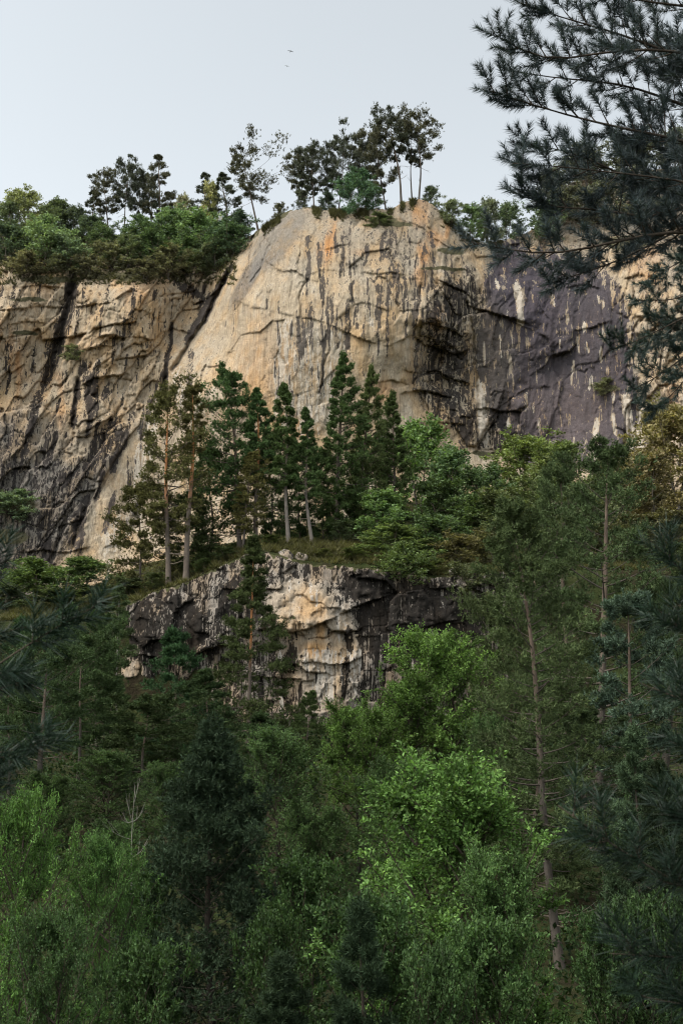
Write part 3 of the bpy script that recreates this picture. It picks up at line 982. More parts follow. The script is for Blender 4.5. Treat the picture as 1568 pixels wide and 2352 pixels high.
for pts, w, a in [([(_q, 1500 + (_q * 7) % 40), (_q + 2, 1560 + (_q * 13) % 80)], 4, .62) for _q in range(692, 832, 11)] + [([(795, 1508), (788, 1612)], 12, 1.0), ([(668, 1485), (668, 1540)], 24, 1.0), ([(600, 1560), (600, 1650)], 12, .9), ([(650, 1580), (655, 1645)], 30, .75), ([(690, 1570), (690, 1640)], 10, .8), ([(760, 1330), (780, 1400)], 30, .55),
                  ([(800, 1440), (805, 1500)], 14, .9), ([(755, 1440), (760, 1520)], 9, .5), ([(700, 1310), (706, 1345)], 10, .7), ([(530, 1480), (540, 1520)], 20, .9), ([(625, 1560), (625, 1640)], 7, .8)]:
    dark = np.maximum(dark, a * np.minimum(1, 1.6 * polyline_field(U + n2 * 6, V, pts, w)))
_r = np.random.default_rng(31)
_o = []
for _ in range(46):
    _u = _r.uniform(300, 1100)
    _v = np.interp(_u, LEDGE_U, LEDGE_V) + _r.uniform(5, 60)
    _o.append(([(_u, _v), (_u + 2, _v + _r.uniform(25, 80))], _r.uniform(3, 8), _r.uniform(.35, .6)))
for _ in range(16):
    _u = _r.uniform(690, 830)
    _o.append(([(_u, 1490), (_u + 2, 1540 + _r.uniform(0, 90))], _r.uniform(4, 9), _r.uniform(.5, .8)))
white = np.full(U.shape, 0.08)
for pts, w, a in _o + [([(900, 1380), (905, 1470)], 15, .62), ([(990, 1440), (985, 1490)], 13, .85), ([(1015, 1350), (1018, 1400)], 8, .75), ([(1080, 1350), (1090, 1440)], 20, .6), ([(780, 1300), (785, 1480)], 26, .55), ([(645, 1560), (648, 1640)], 9, .9),
                  ([(640, 1490), (645, 1540)], 10, .7), ([(740, 1540), (735, 1610)], 34, .7), ([(810, 1510), (815, 1600)], 12, .8), ([(360, 1380), (365, 1450)], 16, .6), ([(420, 1360), (425, 1480)], 10, .6), ([(500, 1340), (480, 1430)], 30, .55),
                  ([(560, 1300), (540, 1400)], 30, .5), ([(915, 1470), (916, 1530)], 6, .6), ([(270, 1540), (290, 1600)], 40, .6), ([(640, 1270), (660, 1300)], 30, .6), ([(850, 1300), (860, 1350)], 60, .45)]:
    white = np.maximum(white, a * np.minimum(1, 1.5 * polyline_field(U + n2 * 6, V, pts, w)))
dark = np.clip(dark - np.clip(white - 0.5, 0, 1) * 1.1, 0, 1)
soil = 0.8 * smooth01((otv[None] + 8 + n2 * 16) - V, 0, 10)
pos = P(U, V, OY)
back = []
for d, rise in ((0.8, 0.12), (2.0, 0.2), (4.5, -0.4)):
    b = pos[-1].copy()
    b[:, 1] = np.minimum(b[:, 1] + d, 107)
    b[:, 2] += rise
    back.append(b)
pos = np.concatenate([pos, np.stack(back, 0)], 0)
ext = lambda a: np.concatenate([a, np.repeat(a[-1:], 3, 0)], 0)
st = np.stack([ext(dark), ext(white), ext(soil)], -1)
st[NRO:, :, 2] = 1.0
tag(mesh_obj('rock_outcrop', pos, grid_faces(*pos.shape[:2]), M_ROCK_LOW, colors={'rock_colour': ext(colr).reshape(-1, 3), 'stain_colour': np.broadcast_to(np.array([0.0085, 0.0075, 0.007]), (pos.shape[0] * pos.shape[1], 3)), 'stain': st.reshape(-1, 3)}), kind='structure')
OUT_POS = pos

# ------------------------------------------------------------------ plant builders
def trunk_path(rng, base, top, n=14, wob=0.012):
    base, top = np.asarray(base, float), np.asarray(top, float)
    t = np.linspace(0, 1, n)[:, None]
    H = np.linalg.norm(top - base)
    a, b = rng.normal(size=2) * wob * H
    ph = rng.random(2) * 6.28
    off = np.concatenate([a * np.sin(t * 4.5 + ph[0]) - a * np.sin(ph[0]) * (1 - t), b * np.sin(t * 4 + ph[1]) - b * np.sin(ph[1]) * (1 - t), 0 * t], 1)
    off = off * np.sin(t * math.pi) ** 0.8
    return base + (top - base) * t + off


SPIRE = [(0, .35), (.12, .9), (.3, 1.0), (.55, .78), (.8, .45), (1, .08)]
ROUND = [(0, .45), (.15, .85), (.4, 1.0), (.7, .9), (.88, .62), (1, .2)]
OPEN = [(0, .6), (.2, 1.0), (.45, .75), (.65, .95), (.85, .7), (1, .25)]
FIRLIKE = [(0, .95), (.15, 1.0), (.4, .72), (.65, .42), (.85, .2), (1, .04)]
FLAT = [(0, .45), (.25, .7), (.55, 1.0), (.82, .92), (.95, .6), (1, .3)]
YOUNG = [(0, .95), (.15, 1.0), (.4, .78), (.7, .46), (.9, .2), (1, .05)]


BUILT = {}


def pine(base, top, R, cb, label, seed, tint, name='pine_tree', group=None, prof=ROUND, n_br=46, tw=5, tufts=9, K=8, axis=0.3, ln=0.3, wd=0.06, dead=5,
         trunk_r=None, bark=None, droop=0.0, sides=8, asym=0.0, asym_az=0.0, gap=0.25, mat=None, elev=(-8, 55), flat=0.45, cat='pine tree', leader=True, limb=None, tight=0.42):
    """A Scots pine: tapered trunk, curved limbs, dead stubs below the crown and a crown of needle shoots held in clumps."""
    rng = np.random.default_rng(seed)
    base, top = np.asarray(base, float), np.asarray(top, float)
    root = empty(name, base, label, cat, group)
    b0 = np.zeros(3)
    tp = top - base
    H = np.linalg.norm(tp)
    path = trunk_path(rng, b0 - np.array([0, 0, 0.02 * H + 0.2]), tp, 14, 0.018)
    s = np.linspace(0, 1, len(path))
    r0 = trunk_r or H * 0.0135
    rad = r0 * (1.0 - 0.88 * s ** 1.2) * (1 + 0.35 * np.exp(-s * 22))
    V, F = tubes(path[None], rad[None], sides)
    along = np.repeat(s, sides)
    mesh_obj('trunk', V, F, bark or M_BARK_BROWN, root, smooth=True, floats={'along': along})

    def on_trunk(h):
        return np.stack([np.interp(h, s, path[:, i]) for i in range(3)], -1)
    # limbs
    n = n_br
    c = (np.arange(n) + rng.random(n)) / n
    c = c ** 0.95
    keep = rng.random(n) > gap * (0.4 + 0.6 * np.sin(c * 17 + seed))
    c = c[keep]
    n = len(c)
    h = cb + (1 - cb) * c * 0.985
    az = np.arange(n) * 2.399 + rng.random(n) * 0.9 + seed
    rr = np.interp(c, [p[0] for p in prof], [p[1] for p in prof]) * R * (0.62 + 0.5 * rng.random(n))
    rr *= 1 + asym * np.cos(az - asym_az)
    el = np.radians(elev[0] + (elev[1] - elev[0]) * c ** 1.3 + rng.normal(size=n) * 9)
    st = on_trunk(h)
    m = 7
    q = np.linspace(0, 1, m)[None, :, None]
    hd = np.stack([np.cos(az), np.sin(az), 0 * az], -1)[:, None, :]
    sidev = np.stack([-np.sin(az), np.cos(az), 0 * az], -1)[:, None, :]
    bend = (rng.normal(size=n) * 0.16)[:, None, None]
    zz = np.tan(np.clip(el, -0.9, 1.1))[:, None, None]
    L = rr[:, None, None]
    pts = st[:, None, :] + hd * L * q + sidev * bend * L * q * q + np.array([0, 0, 1.0]) * (zz * L * q * 0.75 + L * (0.22 - droop) * q * q)
    brad = (np.clip(r0 * 0.34 * (1 - h * 0.65), 0.006, 9) * np.clip(rr / (R + 1e-6), 0.35, 1.2))[:, None] * np.linspace(1, 0.18, m)[None]
    lm = limb or M_BARK_BROWN
    wood = [tubes(pts, brad, 4)]
    # twigs
    bi = np.repeat(np.arange(n), tw)
    nt = len(bi)
    qs = 0.32 + 0.68 * np.sqrt(rng.random(nt))
    k = np.clip((qs * (m - 1)).astype(int), 0, m - 2)
    fr = (qs * (m - 1) - k)[:, None]
    tb = pts[bi, k] * (1 - fr) + pts[bi, k + 1] * fr
    bd = unit(pts[bi, k + 1] - pts[bi, k])
    sg = rng.choice([-1, 1], nt)[:, None]
    tl = (rr[bi] * (0.16 + 0.26 * rng.random(nt)) * (1.15 - 0.5 * qs))[:, None]
    td = unit(bd * 0.8 + sidev[bi, 0] * sg * (0.3 + 0.9 * rng.random((nt, 1))) + np.array([0, 0, 1.0]) * (0.30 - droop + 0.35 * rng.normal(size=(nt, 1))))
    te = tb + td * tl
    tm = (tb + te) / 2 + np.array([0, 0, -0.04]) * tl
    tp3 = np.stack([tb, tm, te], 1)
    wood.append(tubes(tp3, np.repeat((brad[bi, 0] * 0.4)[:, None], 3, 1) * np.array([[1, .7, .35]]), 3))
    Vw, Fw = join(wood)
    mesh_obj('limb', Vw, Fw, lm, root, smooth=True, floats={'along': np.full(len(Vw), 0.4)})
    # shoots in clumps round the twig ends
    ti = np.repeat(np.arange(nt), tufts)
    N = len(ti)
    sgm = tl[ti] * tight + R * 0.03 * tight / 0.42
    w = rng.random((N, 1)) ** 0.6
    pos = tb[ti] * (1 - w) + te[ti] * w + rng.normal(size=(N, 3)) * sgm * np.array([0.8, 0.8, flat])
    dirs = unit(td[ti] * 0.6 + np.array([0, 0, 0.55]) + rng.normal(size=(N, 3)) * 0.45)
    if leader:
        nl = max(12, int(N * 0.02))
        hh = rng.uniform(0.93, 1.0, nl)
        pos = np.concatenate([pos, on_trunk(hh) + rng.normal(size=(nl, 3)) * R * 0.06])
        dirs = np.concatenate([dirs, unit(rng.normal(size=(nl, 3)) * 0.5 + np.array([0, 0, 1.0]))])
    Vn, Fn = needles(rng, pos, dirs, K, axis, ln, wd)
    cr = mesh_obj('crown', Vn, Fn, mat or M_NEEDLE, root)
    cr.color = (*tint, 1)
    # dead stubs on the bare stem, each its own
    for i in range(dead):
        hh = rng.uniform(max(0.12, cb * 0.35), max(cb, 0.2))
        a = rng.random() * 6.28
        ll = R * rng.uniform(0.25, 0.75)
        p0 = on_trunk(np.array([hh]))[0]
        q5 = np.linspace(0, 1, 5)[:, None]
        pp = p0 + np.array([math.cos(a), math.sin(a), 0]) * ll * q5 + np.array([-math.sin(a), math.cos(a), 0]) * ll * rng.normal() * 0.25 * q5 ** 2 + np.array([0, 0, 1.0]) * ll * (rng.uniform(-0.35, 0.2) * q5 + rng.uniform(-0.1, 0.25) * q5 ** 2)
        fk = pp[2] + (pp[4] - pp[2]) * np.array([[0.0], [0.3], [0.6], [0.8], [1.0]]) * 0.8 + np.array([0, 0, 1.0]) * ll * 0.16 * q5 * rng.choice([-1, 1])
        Vd, Fd = tubes(np.stack([pp, fk]), np.array([np.linspace(r0 * .2, r0 * .05, 5), np.linspace(r0 * .1, r0 * .03, 5)]), 4)
        mesh_obj('dead_branch', Vd, Fd, M_BARK_GREY, root, floats={'along': np.full(len(Vd), 0.9)})
    BUILT[label] = (root, H, R, tp / H)
    return root


def pine_like(src, base, top, R, label, tint, name='pine_tree', group=None, cat='pine tree', rot=0.0):
    """Another pine of the same growth: copies every part of a built one, with its own size, turn and tint."""
    so, sH, sR, sd = BUILT[src]
    base, top = np.asarray(base, float), np.asarray(top, float)
    root = empty(name, base, label, cat, group)
    d = top - base
    H = np.linalg.norm(d)
    root.rotation_mode = 'ZYX'
    root.rotation_euler = (-math.atan2(d[1], d[2]), math.atan2(d[0], d[2]), rot)
    root.scale = (R / sR, R / sR, H / sH)
    for ch in so.children:
        c = ch.copy()
        link(c, root)
        if ch.name.startswith('crown'):
            c.color = (*tint, 1)
    return root


def broadleaf_meshes(seed, limbs=44, tw=15, per=36, leaf=0.03, shape='round', stems=2, ratio=0.55, bark=None, flat=0.5, low=0.10, tl=(0.07, 0.16), twigs=True, layer=0.35):
    """Unit-height broad-leaved tree or shrub: stems, ascending limbs, twigs and leaves set along the twigs. Returns mesh data shared by copies."""
    rng = np.random.default_rng(seed)
    env = {'round': [(0, .55), (.25, .95), (.5, 1.0), (.8, .7), (1, .18)], 'tall': [(0, .6), (.25, 1.0), (.5, .8), (.8, .42), (1, .1)], 'dome': [(0, .95), (.3, 1.0), (.6, .85), (.85, .55), (1, .2)]}[shape]
    paths, wood = [], []
    for i in range(stems):
        a = i / stems * 6.28 + rng.random()
        k = (stems > 1)
        tip = np.array([math.cos(a) * 0.13 * k, math.sin(a) * 0.13 * k, rng.uniform(0.80, 0.96) if i else 0.96])
        pth = trunk_path(rng, np.array([rng.normal() * 0.02 * k, rng.normal() * 0.02 * k, -0.03]), tip, 12, 0.03)
        paths.append(pth)
        wood.append(tubes(pth[None], (0.017 / math.sqrt(stems) * np.linspace(1, 0.12, 12))[None], 7))
    Vt, Ft = join(wood)
    h = low + (0.95 - low) * (np.arange(limbs) + rng.random(limbs)) / limbs
    az = np.arange(limbs) * 2.399 + rng.normal(size=limbs) * 0.5
    el = np.radians(18 + 42 * h + rng.normal(size=limbs) * 11)
    zt = np.clip(h + 0.16, 0, 1)
    rr = np.interp(zt, [e[0] for e in env], [e[1] for e in env]) * 0.44 * rng.uniform(0.55, 1.18, limbs)
    q = np.linspace(0, 1, 6)[None, :, None]
    st = np.array([[np.interp(h[i], paths[i % stems][:, 2], paths[i % stems][:, k]) for k in range(3)] for i in range(limbs)])
    hd = np.stack([np.cos(az), np.sin(az), 0 * az], -1)[:, None, :]
    sv = np.stack([-np.sin(az), np.cos(az), 0 * az], -1)[:, None, :]
    room = np.maximum(0.03, 0.99 - st[:, 2])
    rise = np.minimum(rr * np.tan(el), room)[:, None, None]
    pts = st[:, None, :] + hd * rr[:, None, None] * q + sv * (rng.normal(size=limbs) * 0.2 * rr)[:, None, None] * q ** 2 + np.array([0, 0, 1.0]) * rise * (0.65 * q + 0.35 * q * q)
    pts = np.concatenate([pts] + [np.stack([np.interp(np.linspace(0.66, 1, 6), np.linspace(0, 1, 12), p[:, k]) for k in range(3)], -1)[None] for p in paths])
    nb = len(pts)
    lr = np.linspace(0.0052, 0.0013, 6)[None].repeat(nb, 0)
    lv = [tubes(pts, lr, 5)]
    bi = np.repeat(np.arange(nb), tw)
    n = len(bi)
    qs = 0.22 + 0.78 * rng.random(n) ** 0.75
    k = np.clip((qs * 5).astype(int), 0, 4)
    f = (qs * 5 - k)[:, None]
    tb = pts[bi, k] * (1 - f) + pts[bi, k + 1] * f
    bd = unit(pts[bi, k + 1] - pts[bi, k])
    rv = rng.normal(size=(n, 3)) * np.array([1, 1, layer])
    td = unit(bd * 0.55 + unit(rv) * 0.8 + np.array([0, 0, 0.22]))
    ln = rng.uniform(tl[0], tl[1], (n, 1)) * (1.25 - 0.55 * qs[:, None])
    te = tb + td * ln
    tm = tb + td * ln * 0.5 + np.array([0, 0, 0.02]) * ln
    if twigs:
        lv.append(tubes(np.stack([tb, tm, te], 1), np.array([[0.0014, 0.001, 0.0004]]).repeat(n, 0), 3))
    Vl, Fl = join(lv)
    ti = np.repeat(np.arange(n), per)
    m = len(ti)
    w = 0.12 + 0.93 * rng.random((m, 1))
    lp = tb[ti] + td[ti] * ln[ti] * w + rng.normal(size=(m, 3)) * leaf * np.array([.6, .6, .35])
    ld = unit(td[ti] * 0.7 + rng.normal(size=(m, 3)) * np.array([.8, .8, .4]) + np.array([0, 0, 0.05]))
    Vc, Fc = leaves(rng, lp, ld, leaf, ratio, flat)
    bk = bark or M_BARK_GREY
    return (mesh_data('trunk', Vt, Ft, bk, smooth=True, floats={'along': np.clip(Vt[:, 2], 0, 1)}),
            mesh_data('limb', Vl, Fl, bk, smooth=True, floats={'along': np.full(len(Vl), 0.8)}),
            mesh_data('crown', Vc, Fc, M_LEAF))


def broadleaf(meshes, base, top, width, label, tint, name='broadleaf_tree', cat='tree', group=None, rot=0.0, lean=True):
    """Stands one copy of a broad-leaved plant from base to top; width is the crown's breadth in metres."""
    base, top = np.asarray(base, float), np.asarray(top, float)
    root = empty(name, base, label, cat, group)
    H = float(top[2] - base[2])
    w = width / 0.92
    # crown meshes are one unit tall and about 0.92 wide
    tilt = (top[:2] - base[:2]) / H if lean else np.zeros(2)
    root.rotation_mode = 'ZYX'
    root.rotation_euler = (-math.atan(tilt[1]), math.atan(tilt[0]), rot)
    root.scale = (w, w, H)
    for me, nm in zip(meshes, ('trunk', 'limb', 'crown')):
        o = link(bpy.data.objects.new(nm, me), root)
        if nm == 'crown':
            o.color = (*tint, 1)
    return root


def m_px(px, Y, v=1176):
    """Breadth in metres of px grid units at depth Y."""
    a, _ = ray(784 + px, v)
    return float(a) * Y


def gnd(u, v, Y):
    """Ground point under the sight line of (u, v) at depth Y."""
    x = float(P(u, v, Y)[0])
    return np.array([x, Y, float(ground_z(x, Y))])

# ------------------------------------------------------------------ plants, far to near
DARKPINE = (0.030, 0.050, 0.027)
BLUEPINE = (0.030, 0.062, 0.042)
OLIVE = (0.058, 0.058, 0.030)
TEAL = (0.050, 0.098, 0.070)

FAR = [broadleaf_meshes(300 + i, 40, 9, 26, 0.034, ('round', 'dome', 'round', 'tall')[i], 2, 0.68, twigs=False, low=0.04, tl=(0.09, 0.18), layer=0.7) for i in range(4)]
MID = [broadleaf_meshes(320 + i, 58, 17, 52, (0.0120, 0.0110)[i], ('round', 'tall')[i], 2, 0.6, M_BARK_DARK, low=0.12) for i in range(2)]
SALLOW = broadleaf_meshes(341, 54, 16, 46, 0.0145, 'tall', 3, 0.5, M_BARK_DARK, low=0.10)
WILLOW = broadleaf_meshes(342, 54, 15, 46, 0.0160, 'round', 3, 0.36, M_BARK_DARK, low=0.10)
SCRUB = broadleaf_meshes(343, 46, 12, 34, 0.0230, 'dome', 4, 0.55, M_BARK_DARK, low=0.05)

# ---- pines on the skyline
far_kw = dict(n_br=38, tw=5, tufts=13, K=8, flat=0.42, tight=0.37, axis=0.34, ln=0.28, wd=0.095, sides=6, dead=2)
G1 = 'pines along the cliff top'
SKY_PINES = [
    # base u, top u, top v, behind rim, R px, crown base, profile, label
    (250, 236, 403, 1.0, 42, 0.45, FLAT, 'slender pine at the left end of the skyline pine row, airy crown'),
    (281, 290, 378, 1.5, 34, 0.56, ROUND, 'tall round-headed pine second in the skyline row, bare lower trunk'),
    (305, 313, 395, 3.0, 30, 0.5, FLAT, 'pine close behind the round-headed skyline pine, thinner trunk'),
    (362, 364, 348, 2.0, 40, 0.26, SPIRE, 'tallest pine of the skyline row left of the grassy notch, crown nearly to the ground'),
    (214, 212, 432, 2.5, 34, 0.4, FLAT, 'short pine left of the slender skyline pine'),
    (340, 338, 398, 3.0, 28, 0.5, FLAT, 'thin pine squeezed between the round-headed and the tallest skyline pines'),
    (392, 396, 432, 3.5, 34, 0.35, FLAT, 'low round pine right of the tallest skyline pine'),
    (472, 466, 392, 3.0, 34, 0.4, FLAT, 'pine left of the dark rounded one near the dome slope'),
    (514, 505, 384, 2.5, 46, 0.4, FLAT, 'pine just behind the leaning edge pine, dark rounded crown'),
    (594, 555, 344, 0.2, 62, 0.45, FLAT, 'leaning pine on the shoulder of the dome with a long low branch'),
    (721, 716, 340, 0.5, 46, 0.36, FLAT, 'airy-crowned pine near the left end of the dome top'),
    (747, 741, 352, 2.0, 26, 0.45, FLAT, 'thin straight pine beside the airy-crowned one on the dome top'),
    (700, 690, 352, 2.5, 34, 0.3, FLAT, 'low-branched pine at the far left of the dome top'),
    (842, 836, 330, 3.0, 36, 0.4, FLAT, 'pine left of the dense one on the dome top'),
    (775, 786, 321, 3.0, 46, 0.36, FLAT, 'open-crowned pine in the middle of the dome top, behind the green bush'),
    (889, 868, 302, 2.0, 48, 0.36, FLAT, 'dense pine left of the tallest pine on the dome'),
    (923, 896, 264, 0.8, 50, 0.56, FLAT, 'tallest pine on the dome, long bare trunk leaning left'),
    (947, 938, 286, 1.2, 32, 0.56, FLAT, 'slim pine between the tallest pine and the flat-branched pine on the dome'),
    (962, 960, 279, 0.4, 54, 0.5, FLAT, 'flat-branched pine at the right edge of the dome top'),
]
sky_src = {}
for i, (ub, ut, vt, d, R, cb, pr, lab) in enumerate(SKY_PINES):
    b = rim(ub, d)
    t = P(ut, vt + 12, b[1])
    key = cb > 0.42
    if ub not in (594, 923, 362, 721, 962) and key in sky_src:
        pine_like(sky_src[key], b, t, m_px(R, b[1], vt), lab, (0.095, 0.105, 0.074) if i % 3 else (0.120, 0.118, 0.074), group=G1, rot=i * 2.1)
        continue
    sky_src[key] = lab
    pine(b, t, m_px(R, b[1], vt), cb, lab, 500 + i, (0.095, 0.105, 0.074) if i % 3 else (0.120, 0.118, 0.074), group=G1, prof=pr, gap=0.1 if ub == 594 else 0.28, asym=0.55 if ub == 594 else 0.15, asym_az=0.0 if ub == 594 else i * 1.3, elev=(-10, 38), bark=M_BARK_BROWN, **far_kw)

# ---- shrubs and small trees along the rim and the terrace
G2 = 'shrubs along the cliff top'
TERRACE = [
    # u, top v, base v, width px, mesh, tint, label
    (55, 446, 536, 104, 0, (0.300, 0.319, 0.184), 'sunlit yellowish tree at the far left of the skyline'),  # sunlight on the crown is put into its pale leaf tint
    (128, 468, 545, 100, 2, (0.152, 0.185, 0.115), 'dark broad tree beside the sunlit tree on the left skyline'),
    (14, 520, 602, 96, 1, (0.125, 0.166, 0.118), 'dark shrub at the left edge of the grassy terrace'),
    (100, 512, 612, 130, 0, (0.238, 0.314, 0.184), 'large mid-green bush on the left of the grassy terrace'),
    (160, 552, 618, 96, 1, (0.233, 0.298, 0.206), 'blue-green bush in front of the large terrace bush'),
    (206, 502, 560, 84, 2, (0.116, 0.151, 0.109), 'dark bush under the first slender skyline pine'),
    (330, 508, 585, 108, 0, (0.139, 0.196, 0.116), 'dark green bush below the tallest pine of the skyline row'),
    (400, 490, 585, 120, 2, (0.190, 0.268, 0.144), 'tall green bush in the middle of the terrace'),
    (462, 502, 596, 118, 1, (0.210, 0.296, 0.151), 'fresh green bush on the right of the terrace'),
    (525, 516, 598, 110, 0, (0.122, 0.182, 0.115), 'dark bush against the foot of the dome slope'),
    (553, 488, 556, 66, 3, (0.088, 0.124, 0.092), 'pointed dark bush beside the leaning edge pine'),
    (262, 560, 625, 90, 1, (0.214, 0.212, 0.144), 'low brownish bush at the rim above the orange slab'),
    (385, 578, 640, 104, 1, (0.211, 0.211, 0.144), 'olive-brown bush spilling over the terrace edge'),
    (455, 580, 640, 96, 0, (0.181, 0.203, 0.132), 'rough bush at the top of the dark gully'),
    (60, 585, 632, 90, 1, (0.228, 0.215, 0.152), 'dry brown bush at the left rim of the cliff'),
    (483, 426, 520, 56, 3, (0.409, 0.395, 0.192), 'yellow-leaved birch among the skyline pines'),
    (418, 452, 520, 52, 3, (0.343, 0.330, 0.220), 'pale thin tree right of the tallest skyline pine'),
    (240, 520, 590, 80, 0, (0.128, 0.174, 0.097), 'small green bush between the two bush clumps of the terrace'),
    (296, 545, 615, 84, 2, (0.152, 0.185, 0.109), 'grey-green bush under the pair of skyline pines'),
    (355, 540, 612, 90, 1, (0.125, 0.182, 0.094), 'low green bush in front of the tall terrace bush'),
    (428, 545, 618, 90, 0, (0.143, 0.202, 0.107), 'round bush in front of the fresh green one'),
    (495, 555, 625, 84, 2, (0.126, 0.156, 0.100), 'bush beside the dark gully head'),
    (205, 590, 640, 70, 1, (0.169, 0.163, 0.115), 'dry bush hanging over the rim beside the black cleft'),
    (130, 590, 632, 70, 2, (0.161, 0.168, 0.116), 'small dry bush on the rim left of the black cleft'),
    (330, 600, 645, 76, 1, (0.175, 0.169, 0.121), 'dry tuft of bush above the tan slab of the left face'),
    (20, 470, 545, 70, 2, (0.152, 0.185, 0.109), 'thin bush at the left edge of the skyline'),
    (175, 480, 545, 60, 0, (0.116, 0.145, 0.097), 'small dark bush on the skyline left of the slender pine'),
    (640, 470, 500, 36, 1, (0.181, 0.179, 0.128), 'tuft of scrub on the left slope of the dome'),
    (870, 492, 520, 60, 1, (0.152, 0.185, 0.109), 'grassy bush on the first step below the dome rim'),
    (818, 402, 500, 92, 0, (0.112, 0.186, 0.121), 'dense green bush hanging over the rim of the dome'),
    (856, 428, 484, 50, 2, (0.144, 0.203, 0.118), 'small leafy bush right of the green bush on the dome'),
    (690, 440, 480, 40, 1, (0.131, 0.143, 0.110), 'low dark shrub at the left foot of the airy-crowned dome pine'),
    (752, 446, 486, 46, 1, (0.118, 0.152, 0.113), 'low dark shrub between the pines on the dome top'),
    (990, 432, 470, 44, 2, (0.169, 0.202, 0.139), 'small shrub at the right foot of the flat-branched pine'),
    (1034, 464, 520, 60, 0, (0.203, 0.235, 0.151), 'first round bush on the skyline right of the dome'),
    (1080, 476, 556, 66, 1, (0.202, 0.278, 0.148), 'second bush on the right skyline, fresh green'),
    (1122, 466, 560, 70, 2, (0.202, 0.223, 0.152), 'third bush on the right skyline, thin-topped'),
    (1168, 474, 552, 76, 0, (0.156, 0.204, 0.130), 'fourth bush on the right skyline beside the pine bough'),
    (1262, 390, 480, 84, 3, (0.144, 0.151, 0.131), 'narrow grey-green tree at the left edge of the high shoulder'),
    (1345, 345, 440, 120, 0, (0.164, 0.170, 0.142), 'grey-green tree on the crest of the high shoulder'),
    (1455, 330, 420, 130, 2, (0.157, 0.164, 0.134), 'broad tree on the crest behind the thick pine boughs'),
    (1550, 310, 400, 120, 0, (0.148, 0.158, 0.132), 'tree on the crest at the right edge of the picture'),
    (1290, 440, 520, 110, 1, (0.184, 0.187, 0.160), 'bush on the steep left slope of the high shoulder'),
    (1385, 430, 520, 130, 2, (0.164, 0.170, 0.148), 'bush in the middle of the high shoulder'),
    (1490, 420, 500, 120, 0, (0.157, 0.164, 0.140), 'bush high on the right of the shoulder'),
    (1255, 470, 560, 90, 0, (0.156, 0.204, 0.138), 'bush in the notch between the dark wall and the shoulder'),
    (166, 795, 832, 56, 1, (0.221, 0.236, 0.148), 'round shrub growing out of the left face beside the black cleft'),
    (1390, 872, 905, 60, 1, (0.212, 0.220, 0.144), 'small shrub on a ledge of the purple wall'),
    (30, 1130, 1195, 120, 1, (0.176, 0.232, 0.150), 'low shrub on a ledge low on the left face'),
]
for i, (u, vt, vb, w, mi, tint, lab) in enumerate(TERRACE):
    if vb < top_v(u) + 4:
        b = rim(u, 1.5)
    else:
        b = on_cliff(u, vb)
    Yb = b[1]
    b = b + np.array([0, 0.3, -0.3])
    t = P(u, vt, Yb)
    broadleaf(FAR[mi], b, t, m_px(w, Yb, vt) * 1.12, lab, tint, name='bush' if vb - vt < 90 else 'broadleaf_tree', cat='bush' if vb - vt < 90 else 'tree', group=G2, rot=i * 1.7)

